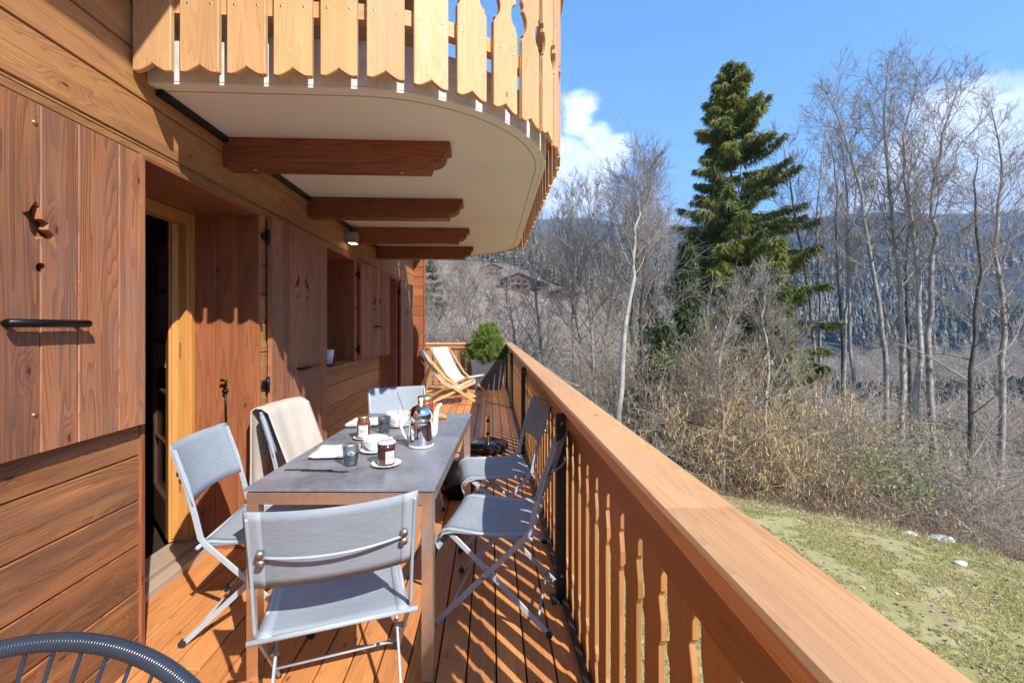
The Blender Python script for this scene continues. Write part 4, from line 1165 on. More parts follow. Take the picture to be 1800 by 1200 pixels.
# ------------------------------------------------------------------ parasol base
pb = empty('parasol_base', (-0.035, 4.83, 0), 0, 'round black stone parasol base with a short steel tube, beyond the railing chairs', 'parasol base')
mb = MB(); mb.lathe([(0, .02), (.20, .02), (.222, .03), (.226, .05), (.226, .085), (.218, .096), (0, .096)], 48); mb.build('disc', M['marble'], pb)
mb = MB(); mb.lathe([(.027, .0965), (.027, .38), (.029, .385), (.029, .40), (.024, .401), (.024, .30)], 24); mb.build('tube', M['inox'], pb)
for zz in (.20, .34):
    mb = MB(); mb.tube([(0, -.027, zz), (0.004, -.05, zz)], .010, 10); mb.tube([(0, -.05, zz), (0, -.062, zz)], .018, 10); mb.build('knob', M['black'], pb)
for sg in (-1, 1):
    mb = MB(); mb.tube([(sg * .10, -.222, .04), (sg * .10, -.236, .045), (sg * .10, -.236, .075), (sg * .055, -.236, .078), (sg * .055, -.224, .075)], .003, 6); mb.build('grip', M['zinc'], pb)
for k_ in range(4):
    a = math.pi / 4 + k_ * math.pi / 2
    mb = MB(); mb.lathe([(0, 0), (.02, 0), (.02, .02), (0, .02)], 12, (.15 * math.cos(a), .15 * math.sin(a), 0)); mb.build('foot', M['black'], pb)
# unidentified black rounded object half hidden under the table, form assumed
fz = empty('rounded_object', (-0.27, 3.55, 0), 0, 'black rounded object on the deck, half hidden behind the far right table leg', 'object')
mb = MB(); mb.lathe([(0, 0), (.10, 0), (.145, .06), (.16, .14), (.145, .22), (.10, .28), (0, .285)], 32); mb.build('body', M['black'], fz)
mb = MB(); mb.tube([(-.06, 0, .28), (-.05, 0, .33), (0, 0, .35), (.05, 0, .33), (.06, 0, .28)], .005, 8); mb.build('handle', M['black'], fz)


# ------------------------------------------------------------------ deckchairs
def deckchair(x, y, rz, label, first=None):
    t = empty('deckchair', (x, y, 0), rz, label, 'deckchair', 'wooden deckchairs at the far end of the deck')
    hw = .29
    for sg in (-1, 1):
        a = MB(); a.tube([(sg * hw, .52, .02), (sg * hw, -.10, .42), (sg * hw, -.52, .93)], 0, flat=(.042, .022, (1, 0, 0)), grain='y'); a.build('long_rail', M['beech'], t, bevel=.003)
        b_ = MB(); b_.tube([(sg * (hw - .03), -.42, .02), (sg * (hw - .03), .02, .22), (sg * (hw - .03), .42, .40)], 0, flat=(.042, .022, (1, 0, 0)), grain='y'); b_.build('seat_rail', M['beech'], t, bevel=.003)
        c_ = MB(); c_.tube([(sg * (hw + .028), -.34, .70), (sg * (hw + .028), -.62, .03)], 0, flat=(.036, .018, (1, 0, 0))); c_.build('prop', M['beech'], t, bevel=.003)
    for (y_, z_, w_) in ((-.52, .93, hw), (.42, .40, hw - .03), (-.42, .03, hw - .03), (.50, .035, hw), (-.62, .05, hw + .028)):
        b_ = MB(); b_.tube([(-w_ - .01, y_, z_), (w_ + .01, y_, z_)], .014, 10); b_.build('cross_rod', M['beech'], t)
    pf = [(-.535, .925), (-.52, .948), (-.495, .93), (-.40, .76), (-.27, .55), (-.14, .39), (0.0, .305), (.14, .275), (.27, .30), (.38, .365), (.42, .418), (.44, .40), (.425, .375)]
    g_ = [[(w_, y_, z_) for w_ in np.linspace(-hw + .045, hw - .045, 9)] for (y_, z_) in pf]
    s_ = MB(); s_.sheet(g_); s_.build('canvas_seat', M['canvas'], t, solid=.004)
    return t


deckchair(-0.64, 8.85, math.radians(-124), 'wooden deckchair with cream canvas catching the sun, the one next to the grey planter')
deckchair(-0.72, 7.85, math.radians(-86), 'wooden deckchair with cream canvas seen from behind, the one next to the house corner')

# ------------------------------------------------------------------ planter and dwarf pine
pt = empty('planter', (-0.06, 9.78, 0), 0, 'tapered square dark grey planter in the far corner of the deck', 'planter')
mb = MB()
def sq(w, z, d=None): d = d or w; return [(-w / 2, -d / 2, z), (w / 2, -d / 2, z), (w / 2, d / 2, z), (-w / 2, d / 2, z)]
v = sq(.56, 0) + sq(.76, .66) + sq(.70, .66) + sq(.68, .60)
f = [(3, 2, 1, 0)] + [(i, (i + 1) % 4, 4 + (i + 1) % 4, 4 + i) for i in range(4)] + [(4 + i, 4 + (i + 1) % 4, 8 + (i + 1) % 4, 8 + i) for i in range(4)] + [(8 + i, 8 + (i + 1) % 4, 12 + (i + 1) % 4, 12 + i) for i in range(4)]
mb.add(v, f, 'x'); mb.build('tub', M['planter'], pt, bevel=.006)
mb = MB(); mb.add(sq(.68, .602), [(0, 1, 2, 3)]); mb.build('soil', M['barkdark'], pt)


def tri_mesh(name, co, mat, parent=None, size=3):
    co = np.asarray(co, np.float32).reshape(-1, 3); n = len(co) // size
    me = bpy.data.meshes.new(name); me.vertices.add(n * size); me.vertices.foreach_set('co', co[:n * size].ravel())
    me.loops.add(n * size); me.loops.foreach_set('vertex_index', np.arange(n * size, dtype=np.int32))
    me.polygons.add(n); me.polygons.foreach_set('loop_start', np.arange(n, dtype=np.int32) * size)
    me.update(calc_edges=True); me.materials.append(mat)
    o = bpy.data.objects.new(name, me); C.objects.link(o)
    if parent is not None: o.parent = parent
    return o


rg = np.random.default_rng(11)
def unit(n):
    v = rg.normal(size=(n, 3)); return v / np.linalg.norm(v, axis=1)[:, None]


def blades(pos, dirs, length, width):
    """one slim triangle per blade"""
    n = len(pos); side = np.cross(dirs, unit(n)); side /= np.linalg.norm(side, axis=1)[:, None] + 1e-9
    w = np.broadcast_to(np.asarray(width), (n,))[:, None]; L = np.broadcast_to(np.asarray(length), (n,))[:, None]
    return np.stack([pos - side * w / 2, pos + side * w / 2, pos + dirs * L], 1)


pine = empty('dwarf_pine', (-0.10, 9.76, 0.60), 0, 'bushy bright green dwarf pine growing in the grey planter', 'shrub')
tips = []
for _ in range(300):
    a = rg.uniform(0, 2 * math.pi); rr_ = rg.uniform(0, 1) ** .5; h = rg.uniform(0, 1)
    rad = .50 * (1 - .45 * h) * rr_ * (1 + .25 * math.sin(3 * a)); tips.append((rad * math.cos(a), rad * math.sin(a) * .8, 0.02 + h * .86 * (1 - .35 * rr_ ** 2)))
tips = np.array(tips); tw = MB()
for p in tips[:90]: tw.tube([(p[0] * .15, p[1] * .15, 0), tuple(p * .6), tuple(p)], [.010, .006, .004], 4)
tw.build('stems', M['barkdark'], pine)
cos = []
for p in tips:
    up = np.array([p[0] * .9, p[1] * .9, .55]); up /= np.linalg.norm(up)
    base = p + np.outer(rg.uniform(-.09, .05, 75), up); d = unit(75) * .8 + up; d /= np.linalg.norm(d, axis=1)[:, None]
    cos.append(blades(base, d, rg.uniform(.06, .10, 75), .010))
tri_mesh('needles', np.concatenate(cos), M['pine'], pine)

# ------------------------------------------------------------------ corded lounge chair
wc = empty('corded_armchair', (-0.735, 0.50, 0), 0, 'dark slate cord armchair with a wound round frame in the near left corner', 'armchair')
def ringp(t, rs=1.0):
    x_ = .47 * math.cos(t) * rs; s_ = math.sin(t)
    if s_ >= 0: y_, z_ = .28 * s_, .40 * s_ ** .92
    else: y_, z_ = .42 * s_, .05 * s_ * s_
    return Vector((x_, y_, .43 + z_))
N = 2400; pr = [ringp(2 * math.pi * i / N) for i in range(N)]
# smooth the kink, wind the cord as fine ridges
P_ = np.array([tuple(p) for p in pr]); 
for _ in range(60): P_ = (np.roll(P_, 8, 0) + P_ + np.roll(P_, -8, 0)) / 3
ridge = [.0132 + .0015 * abs(math.sin(math.pi * i / 4.0)) for i in range(N)]
mb = MB(); mb.tube([tuple(p) for p in P_], ridge, 12, closed=True, cap=False); mb.build('wound_frame', M['cord'], wc)
lo = [Vector((.10 * math.cos(t), -.10 + .09 * math.sin(t), .20)) for t in np.linspace(0, 2 * math.pi, 49)[:-1]]
mb = MB(); mb.tube(lo, .008, 8, closed=True); mb.build('centre_ring', M['cord'], wc)
for k_ in range(64):
    i0 = int(k_ / 64 * N); p0 = Vector(P_[i0]); p1 = lo[int(k_ / 64 * 48)]
    mid = (p0 + p1) / 2 + Vector((0, 0.0, -.015))
    c_ = MB(); c_.tube([p0, mid, p1], .0032, 6); c_.build('cord', M['cord'], wc)
for a in (0.9, 2.24, 4.71):
    p0 = Vector(P_[int(a / (2 * math.pi) * N)])
    mb = MB(); mb.tube([p0 + Vector((0, 0, -.012)), Vector((p0.x * .55, p0.y * .4, .20)), Vector((p0.x * .9, p0.y * .9 - (.02 if p0.y < 0 else -.02), .008))], .0085, 8); mb.build('leg', M['cord'], wc)


# ------------------------------------------------------------------ vegetation builders
class Tubes:
    """numpy store of thin swept branches"""
    def __init__(s, k=3): s.V = []; s.Fc = []; s.n = 0; s.k = k

    def add(s, pts, rad, k=None):
        k = k or s.k; pts = np.asarray(pts, float); n = len(pts)
        t = pts[-1] - pts[0]; t = t / (np.linalg.norm(t) + 1e-9)
        a = np.cross(t, (0.13, 0.97, 0.2)); 
        if np.linalg.norm(a) < .2: a = np.cross(t, (1, 0, 0))
        a /= np.linalg.norm(a); b = np.cross(t, a)
        ang = np.arange(k) * 2 * math.pi / k
        ring = np.cos(ang)[:, None] * a + np.sin(ang)[:, None] * b
        V = pts[:, None, :] + ring[None] * np.asarray(rad)[:, None, None]
        s.V.append(V.reshape(-1, 3))
        i = np.arange(n - 1)[:, None] * k; j = np.arange(k)[None]; j2 = (j + 1) % k
        q = np.stack([i + j, i + j2, i + k + j2, i + k + j], -1).reshape(-1, 4) + s.n
        s.Fc.append(q); s.n += n * k

    def arrays(s): return np.concatenate(s.V), np.concatenate(s.Fc)


def quad_mesh(name, V, Q, mat, parent=None, smooth=True):
    me = bpy.data.meshes.new(name); me.vertices.add(len(V)); me.vertices.foreach_set('co', np.asarray(V, np.float32).ravel())
    me.loops.add(Q.size); me.loops.foreach_set('vertex_index', Q.astype(np.int32).ravel())
    me.polygons.add(len(Q)); me.polygons.foreach_set('loop_start', np.arange(len(Q), dtype=np.int32) * 4)
    if smooth: me.polygons.foreach_set('use_smooth', np.ones(len(Q), bool))
    me.update(calc_edges=True); me.materials.append(mat)
    o = bpy.data.objects.new(name, me); C.objects.link(o)
    if parent is not None: o.parent = parent
    return o


def smoothpath(ctrl, n):
    ctrl = np.asarray(ctrl, float); t = np.linspace(0, len(ctrl) - 1, n); i = np.clip(t.astype(int), 0, len(ctrl) - 2); f_ = (t - i)[:, None]
    p = np.vstack([2 * ctrl[0] - ctrl[1], ctrl, 2 * ctrl[-1] - ctrl[-2]]); a, b, c, d = p[i], p[i + 1], p[i + 2], p[i + 3]
    return 0.5 * ((2 * b) + (c - a) * f_ + (2 * a - 5 * b + 4 * c - d) * f_ ** 2 + (3 * b - a - 3 * c + d) * f_ ** 3)


def grow(rnd, start, d, L, npt, wander, up):
    pts = [np.array(start)]; d = np.array(d, float); d /= np.linalg.norm(d)
    for i in range(npt - 1):
        d = d + rnd.normal(size=3) * wander + np.array([0, 0, up]); d /= np.linalg.norm(d); pts.append(pts[-1] + d * L / (npt - 1))
    return np.array(pts), d


def tangents(p):
    t = np.gradient(p, axis=0); return t / np.linalg.norm(t, axis=1)[:, None]


def bare_tree(path, r0, seed, first=0.3, nl=16, ll=3.0, n2=12, n3=7, angle=0.75, up=0.10, rt=0.012, k0=8, twr=0.0062):
    """trunk tubes and branch tubes of a leafless tree around a trunk path"""
    rnd = np.random.default_rng(seed); tr = Tubes(k0); bw = Tubes(3)
    P = smoothpath(path, 18); n = len(P); P[1:-1] += rnd.normal(size=(n - 2, 3)) * r0 * .35
    rad = r0 * (1 - np.linspace(0, 1, n)) ** .8 + rt; rad[0] *= 1.25
    tr.add(P, rad, k0); TG = tangents(P); Ht = np.linalg.norm(P[-1] - P[0])
    nl = int(nl * 1.3)
    for i in range(nl):
        s = first + (1 - first) * ((i + rnd.uniform(0, .8)) / nl) * .98; x = s * (n - 1); j = min(int(x), n - 2); f_ = x - j
        p = P[j] * (1 - f_) + P[j + 1] * f_; tg = TG[j]
        a = i * 2.4 + rnd.uniform(-.5, .5); side = np.array([math.cos(a), math.sin(a), 0]); ang = angle * rnd.uniform(.7, 1.25)
        L = ll * (1.1 - .75 * (s - first) / (1 - first)) * rnd.uniform(.65, 1.2)
        rr = max(.012, (r0 * (1 - s) ** .8 + rt) * .42)
        B, _ = grow(rnd, p, tg * math.cos(ang) + side * math.sin(ang), L, 8, .11, up)
        bw.add(B, rr * (1 - np.linspace(0, .8, 8)), 4); TB_ = tangents(B)
        for q in range(n2):
            s2 = rnd.uniform(.2, 1); x2 = s2 * 7; j2 = min(int(x2), 6); p2 = B[j2] + (B[j2 + 1] - B[j2]) * (x2 - j2)
            d2 = TB_[j2] * .8 + unit3(rnd) * .75; L2 = L * .55 * rnd.uniform(.45, 1.2)
            Q, _ = grow(rnd, p2, d2, L2, 5, .14, up * 1.2); r2 = max(twr * 1.3, rr * .35 * (1.2 - s2))
            bw.add(Q, r2 * (1 - np.linspace(0, .65, 5)), 3); TQ = tangents(Q)
            for w in range(n3):
                x3 = rnd.uniform(.2, 1) * 4; j3 = min(int(x3), 3); p3 = Q[j3] + (Q[j3 + 1] - Q[j3]) * (x3 - j3)
                d3 = TQ[j3] * .9 + unit3(rnd) * .85; S3, _ = grow(rnd, p3, d3, L2 * .5 * rnd.uniform(.5, 1.2), 4, .12, up)
                bw.add(S3, twr * np.array([1, .85, .7, .45]), 3)
    return tr, bw


def unit3(rnd):
    v = rnd.normal(size=3); return v / np.linalg.norm(v)


def W3(u, v, depth):
    d = dirpx(u, v); return np.array([d.x * depth, d.y * depth, CZ + d.z * depth])


GT = 'bare winter trees beyond the garden'
def place_tree(pxs, depth, r0, seed, label, trunkmat, branchmat='crowntwig', group=GT, **kw):
    pts = [W3(u, v, depth + (i * 0.15)) for i, (u, v) in enumerate(pxs)]
    b0 = pts[0]; base = np.array([b0[0], b0[1], gz(b0[0], b0[1]) - .1])
    if base[2] < b0[2] - .5: pts = [base] + pts
    else: pts[0] = base
    org = pts[0].copy(); pts = [p - org for p in pts]
    tr, bw = bare_tree(pts, r0, seed, **kw)
    t = empty('bare_tree', tuple(org), 0, label, 'tree', group)
    V, Q = tr.arrays(); quad_mesh('trunk', V, Q, M[trunkmat], t)
    V, Q = bw.arrays(); quad_mesh('crown', V, Q, M[branchmat], t, smooth=False)
    return t


# right-hand group
place_tree([(1560, 690), (1548, 560), (1530, 440), (1508, 330), (1480, 230), (1452, 160)], 19, .10, 1, 'tall bare tree of the right group whose crown arches left towards the spruce', 'bark', first=.42, nl=20, ll=3.3)
place_tree([(1590, 690), (1585, 560), (1575, 430), (1560, 300), (1555, 190), (1560, 118)], 19.6, .125, 2, 'tallest straight bare tree in the middle of the right group', 'barkpale', first=.40, nl=22, ll=3.0)
place_tree([(1612, 700), (1616, 560), (1608, 430), (1590, 300), (1600, 200), (1618, 120)], 18.6, .12, 3, 'bare tree with mottled pale bark just right of the tallest one', 'barkpale', first=.42, nl=20, ll=2.8)
place_tree([(1636, 700), (1630, 560), (1642, 430), (1640, 330), (1660, 230), (1690, 140)], 18.2, .12, 4, 'dark-trunked bare tree leaning right in front of the big cloud', 'bark', first=.42, nl=20, ll=3.0)
place_tree([(1500, 690), (1494, 560), (1490, 420), (1488, 320), (1478, 230)], 21, .085, 5, 'slim pale bare tree at the left of the right group, standing straight', 'barkpale', first=.4, nl=16, ll=2.2)
place_tree([(1432, 640), (1420, 500), (1402, 400), (1388, 320), (1372, 240)], 23, .085, 6, 'slim bare tree leaning left beside the right edge of the spruce', 'bark', first=.35, nl=16, ll=2.6)
place_tree([(1442, 640), (1440, 500), (1436, 400), (1442, 320), (1450, 240)], 23.6, .085, 7, 'slim bare tree standing straight in the gap right of the spruce', 'bark', first=.35, nl=16, ll=2.4)
place_tree([(1482, 640), (1474, 500), (1468, 400), (1470, 320), (1460, 245)], 24, .08, 8, 'dark slim bare trunk rising in front of the far village', 'barkdark', first=.35, nl=14, ll=2.2)
place_tree([(1484, 640), (1492, 500), (1498, 400), (1506, 330), (1512, 260)], 24.5, .08, 9, 'pale slim bare tree leaning right in front of the far village', 'barkpale', first=.35, nl=14, ll=2.2)
place_tree([(1600, 690), (1596, 560), (1592, 470), (1600, 380), (1615, 300)], 22.5, .08, 10, 'thin dark bare tree half hidden behind the tallest tree of the right group', 'barkdark', first=.3, nl=14, ll=2.2)
place_tree([(1760, 720), (1765, 560), (1750, 430), (1760, 300), (1740, 180)], 19, .12, 12, 'bare tree at the far right edge of the view', 'bark', first=.3, nl=20, ll=3.4)
place_tree([(1705, 720), (1712, 600), (1722, 470), (1712, 360), (1720, 270)], 17.5, .09, 13, 'bare tree beside the far right edge whose low branches reach left', 'barkdark', first=.12, nl=20, ll=3.6, angle=1.15, up=.03)
# middle and left group
place_tree([(1088, 735), (1098, 600), (1108, 500), (1118, 420), (1128, 350), (1138, 296)], 15.5, .105, 20, 'leaning pale bare tree left of the spruce with the whitest trunk', 'barkpale', first=.52, nl=18, ll=2.6)
place_tree([(1116, 700), (1112, 580), (1116, 470), (1118, 400), (1112, 330)], 18, .12, 21, 'dark bare tree just behind the leaning pale trunk', 'barkdark', first=.4, nl=18, ll=3.0)
place_tree([(1128, 700), (1128, 580), (1132, 480), (1126, 400), (1110, 310)], 19.5, .11, 22, 'dark bare trunk between the pale leaning tree and the spruce', 'barkdark', first=.3, nl=18, ll=3.0)
place_tree([(1046, 700), (1040, 580), (1030, 470), (1034, 400), (1038, 330)], 18.5, .08, 23, 'slender grey bare tree forking in front of the left cloud', 'bark', first=.35, nl=18, ll=2.6)
place_tree([(1052, 700), (1022, 600), (1002, 500), (996, 420), (984, 340)], 20, .08, 24, 'slender grey bare tree leaning left beneath the left cloud', 'bark', first=.35, nl=18, ll=2.6)
place_tree([(1010, 690), (1006, 570), (1012, 470), (1008, 400), (1004, 320)], 22, .08, 25, 'straight slender bare tree nearest the balcony slats', 'bark', first=.35, nl=18, ll=2.5)
place_tree([(1070, 700), (1064, 600), (1078, 500), (1080, 430), (1070, 350)], 21, .075, 26, 'thin bare tree between the left cloud and the pale leaning trunk', 'bark', first=.35, nl=16, ll=2.4)
place_tree([(962, 690), (950, 590), (940, 500), (945, 440), (930, 390)], 22, .09, 27, 'short bare tree with a spreading crown just right of the balcony corner', 'bark', first=.2, nl=20, ll=2.8)
place_tree([(1160, 690), (1152, 590), (1150, 500), (1160, 430), (1170, 380)], 20, .09, 28, 'dark bare tree touching the left flank of the spruce', 'barkdark', first=.25, nl=16, ll=2.6)
place_tree([(838, 640), (828, 560), (822, 510), (806, 460)], 24, .10, 29, 'grey bare tree rising behind the dwarf pine in its planter', 'bark', first=.15, nl=20, ll=3.2, angle=.95)
place_tree([(765, 640), (770, 570), (790, 520), (780, 470)], 26, .09, 30, 'grey bare tree behind the cross railing by the house corner', 'bark', first=.15, nl=18, ll=3.0, angle=.9)
place_tree([(900, 660), (905, 590), (890, 520), (902, 460)], 25, .09, 31, 'bare tree below the brown chalets on the hillside', 'bark', first=.15, nl=18, ll=3.0, angle=.9)
place_tree([(1345, 720), (1352, 640), (1340, 560), (1352, 480)], 15.5, .06, 32, 'pale bare sapling in front of the lower spruce branches', 'barkpale', first=.2, nl=18, ll=2.2)
place_tree([(1270, 740), (1262, 650), (1280, 570), (1300, 500)], 14.5, .055, 33, 'grey bare sapling in front of the spruce trunk', 'bark', first=.15, nl=20, ll=2.2)


# spruce
def conifer(height, base_w, seed, crown0=.10, lean=0.0, dens=1.0, whorl=.33, gap=True, pro=0.75):
    rnd = np.random.default_rng(seed); wood_ = Tubes(6); L = []
    P = np.stack([np.linspace(0, lean, 14), np.zeros(14), np.linspace(0, height, 14)], 1); wood_.add(P, .20 * height / 22 * (1 - np.linspace(0, .96, 14)), 8)
    z = height * crown0; tri = []
    while z < height - .15:
        h = (height - z) / height; nb = rnd.integers(5, 9)
        wdt = base_w * min(1.0, (h / pro)) ** .70
        for b in range(nb):
            if gap and rnd.random() < .12: continue
            a = rnd.uniform(0, 2 * math.pi); ln = wdt * rnd.uniform(.58, 1.04) * (1 + .12 * math.cos(a)) + .10
            d = np.array([math.cos(a), math.sin(a), 0]); el = .42 * (1 - h) - .12
            n = 9; s = np.linspace(0, 1, n)[:, None]
            droop = -rnd.uniform(.15, .36) * ln * s ** 1.3 * min(1, h * 2.2) + rnd.uniform(.06, .22) * ln * s ** 3.0
            B = np.array([lean * z / height, 0, z]) + d * ln * s * math.cos(el) + np.array([0, 0, 1]) * (ln * s * math.sin(el) + droop)
            wood_.add(B, .028 * (ln / 3 + .25) * (1 - np.linspace(0, .85, n)), 3)
            m = int((22 + 30 * ln) * dens); sp = rnd.uniform(.12, 1.0, m) ** .8
            x = sp * (n - 1); j = np.clip(x.astype(int), 0, n - 2); p = B[j] + (B[j + 1] - B[j]) * (x - j)[:, None]
            lat = np.cross(d, [0, 0, 1]); wl = (.34 * ln * (1.05 - sp) + .10) * rnd.choice([-1, 1], m) * rnd.uniform(.2, 1.0, m)
            p = p + lat * wl[:, None] * .55; p[:, 2] -= np.abs(wl) * .30
            dd = d * rnd.uniform(.2, .8, m)[:, None] + lat * (np.sign(wl) * rnd.uniform(.1, .8, m))[:, None] + np.array([0, 0, -1]) * rnd.uniform(.25, 1.9, m)[:, None]
            dd /= np.linalg.norm(dd, axis=1)[:, None]
            for rep in range(4):
                d3 = dd + rnd.normal(size=(m, 3)) * .35; d3 /= np.linalg.norm(d3, axis=1)[:, None]
                q = p + rnd.normal(size=(m, 3)) * .05
                side = np.cross(d3, rnd.normal(size=(m, 3))); side /= np.linalg.norm(side, axis=1)[:, None]
                ww = rnd.uniform(.018, .042, m)[:, None]; LL = rnd.uniform(.26, .56, m)[:, None] * (.75 + .4 * h)
                tri.append(np.stack([q - side * ww, q + side * ww, q + d3 * LL], 1).reshape(-1, 3))
        z += whorl * rnd.uniform(.75, 1.25) * (1 if h > .2 else .7)
    top = np.array([lean, 0, height]); m = 60; d3 = rnd.normal(size=(m, 3)) * .5 + [0, 0, .6]; d3 /= np.linalg.norm(d3, axis=1)[:, None]
    q = top - np.array([0, 0, 1]) * rnd.uniform(0, .9, m)[:, None]; side = np.cross(d3, rnd.normal(size=(m, 3))); side /= np.linalg.norm(side, axis=1)[:, None]
    tri.append(np.stack([q - side * .03, q + side * .03, q + d3 * .28], 1).reshape(-1, 3))
    return wood_, np.concatenate(tri)


def place_conifer(u, depth, topv, wpx, seed, label, mat='spruce', group=None, **kw):
    p = W3(u, 575, depth); z0 = gz(p[0], p[1]) - .1; zt = CZ + (575 - topv) / 768 * depth
    wd, tri = conifer(zt - z0, wpx / 768 * depth, seed, **kw)
    t = empty('spruce_tree' if mat == 'spruce' else 'fir_tree', (p[0], p[1], z0), 0, label, 'tree', group)
    V, Q = wd.arrays(); quad_mesh('trunk', V, Q, M['bark'], t); tri_mesh('crown', tri, M[mat], t)


place_conifer(1285, 24, 110, 142, 17, 'tall green spruce standing alone above the bare trees', crown0=.24, dens=1.3, pro=.50, whorl=.40)
place_conifer(1366, 19, 415, 36, 6, 'narrow dense green spruce at the right foot of the tall one', crown0=.12, dens=1.1, whorl=.36)
place_conifer(1206, 20, 420, 44, 7, 'dark fir at the left foot of the tall spruce', 'darkfir', crown0=.1, dens=1.0, whorl=.38)
place_conifer(1165, 17.5, 560, 46, 8, 'low dark fir behind the leaning pale trunk', 'darkfir', crown0=.05, dens=1.0, whorl=.35)
place_conifer(757, 46, 455, 34, 9, 'grey-green conifer beside the house corner on the left slope', 'darkfir', crown0=.05, dens=.5, whorl=.6)
place_conifer(1140, 33, 480, 34, 10, 'small dark fir deep behind the left group of bare trees', 'darkfir', crown0=.05, dens=.7, whorl=.45)


# shrubs
def shrub_tubes(seed, n=26, H=3.2, spread=.55, n2=9, catk=0, arch=-.05, r=.013, lod=0):
    rnd = np.random.default_rng(seed); T = Tubes(3); ck = []
    for i in range(n):
        a = rnd.uniform(0, 2 * math.pi); lean = rnd.uniform(.1, 1) * spread; L = H * rnd.uniform(.6, 1.15)
        d = np.array([math.cos(a) * lean, math.sin(a) * lean, 1.0]); B, _ = grow(rnd, [math.cos(a) * .2 * rnd.random(), math.sin(a) * .2 * rnd.random(), 0], d, L, 8, .10, arch)
        T.add(B, r * (1 - np.linspace(0, .75, 8))); TB_ = tangents(B)
        for q in range(n2):
            x2 = rnd.uniform(.25, 1) * 7; j = min(int(x2), 6); p = B[j] + (B[j + 1] - B[j]) * (x2 - j)
            d2 = TB_[j] * .7 + unit3(rnd) * .8; L2 = L * .30 * rnd.uniform(.5, 1.3)
            Q, _ = grow(rnd, p, d2, L2, 5, .16, arch * .6); T.add(Q, (.0062 if not lod else .012) * (1 - np.linspace(0, .5, 5)))
            TQ = tangents(Q)
            for w in range(0 if lod else 5):
                j3 = rnd.integers(0, 4); S3, _ = grow(rnd, Q[j3] + (Q[j3 + 1] - Q[j3]) * rnd.random(), TQ[j3] * .8 + unit3(rnd) * .8, L2 * .45, 3, .12, 0)
                T.add(S3, np.array([.0048, .004, .003]))
                if catk and rnd.random() < catk: ck.append(S3[-1]); ck.append(S3[1])
    cat = None
    if ck:
        ck = np.array(ck); m = len(ck); dn = np.array([0, 0, -1]) + rnd.normal(size=(m, 3)) * .25; dn /= np.linalg.norm(dn, axis=1)[:, None]
        side = np.cross(dn, rnd.normal(size=(m, 3))); side /= np.linalg.norm(side, axis=1)[:, None]; L = rnd.uniform(.05, .10, m)[:, None]
        cat = np.stack([ck - side * .009, ck + side * .009, ck + side * .007 + dn * L, ck - side * .007 + dn * L], 1)
    V, Q = T.arrays(); return V, Q, cat


SH = {k_: shrub_tubes(50 + i, **kw) for i, (k_, kw) in enumerate({
    'hazelA': dict(n=34, H=3.4, spread=.75, n2=10, catk=.75, arch=-.05), 'hazelB': dict(n=30, H=3.0, spread=.9, n2=10, catk=.55, arch=-.08),
    'greyA': dict(n=30, H=3.0, spread=.8, n2=9, arch=-.10), 'greyB': dict(n=26, H=3.8, spread=.5, n2=9, arch=-.02), 'lo': dict(n=16, H=3.4, spread=.8, n2=8, arch=-.03, r=.02, lod=1), 'arch': dict(n=26, H=4.2, spread=1.2, n2=11, arch=-.15)}.items())}
MESH = {}
for k_, (V, Q, cat) in SH.items():
    o = quad_mesh('stems', V, Q, M['twigwarm' if k_.startswith('hazel') else 'twig'], smooth=False); MESH[k_] = [o.data]; bpy.data.objects.remove(o)
    if cat is not None:
        o = tri_mesh('catkins', cat.reshape(-1, 3), M['catkin'], size=4); MESH[k_].append(o.data); bpy.data.objects.remove(o)


def place_shrub(kind, u, v, depth, s, rz, label, group=None):
    p = W3(u, v, depth); z = gz(p[0], p[1]) - .05
    t = empty('hazel_bush' if kind.startswith('hazel') else 'bare_bush', (p[0], p[1], z), rz, label, 'bush', group)
    for nm, me_ in zip(('stems', 'catkins'), MESH[kind]):
        o = bpy.data.objects.new(nm, me_); C.objects.link(o); o.parent = t; o.scale = (s, s, s * 1.15)


GB = 'leafless bushes along the lawn edge'
for args in [
    ('hazelA', 1235, 790, 15.6, 1.38, .3, 'hazel bush with tan catkins at the left end of the lawn edge'),
    ('hazelB', 1345, 830, 15.8, 1.45, 1.3, 'hazel bush thick with golden catkins in the middle of the bank'),
    ('hazelA', 1300, 800, 16.1, 1.58, 2.2, 'tall hazel bush with golden catkins below the spruce'),
    ('hazelB', 1440, 830, 15.7, 1.38, 3.6, 'hazel bush with few catkins right of the golden one'),
    ('arch', 1500, 800, 16.2, 1.22, .4, 'grey bush of long arching stems in the middle of the right bank'),
    ('arch', 1610, 800, 15.6, 1.16, 2.4, 'grey arching bush below the tallest bare trees'),
    ('greyA', 1680, 800, 15.4, 1.38, 4.0, 'grey dense bush above the white stone'),
    ('greyA', 1740, 800, 15.0, 1.38, 5.0, 'grey dense bush at the far right edge of the bank'),
    ('greyB', 1400, 780, 17.6, 1.38, 1.0, 'upright bare bush in front of the low spruce'),
    ('greyB', 1180, 740, 16.6, 1.24, 2.0, 'upright bare bush in front of the low dark fir'),
    ('hazelA', 1160, 700, 18.3, 1.38, 4.4, 'hazel bush with tan catkins in the hollow left of the bank'),
    ('greyB', 1060, 700, 18.3, 1.38, 3.3, 'upright bare bush beneath the slender grey trees'),
    ('arch', 1560, 760, 17.8, 1.34, 5.2, 'large arching bush at the foot of the right tree group'),
    ('greyB', 1480, 760, 18.3, 1.51, .2, 'upright bare bush behind the arching bushes'),
    ('arch', 1800, 780, 16.1, 1.34, 1.9, 'large arching bush beyond the right edge of the lawn'),
    ('greyA', 1120, 720, 15.6, 1.11, .9, 'low grey bush just over the handrail left of the hazels'),
]: place_shrub(*args, group=GB)


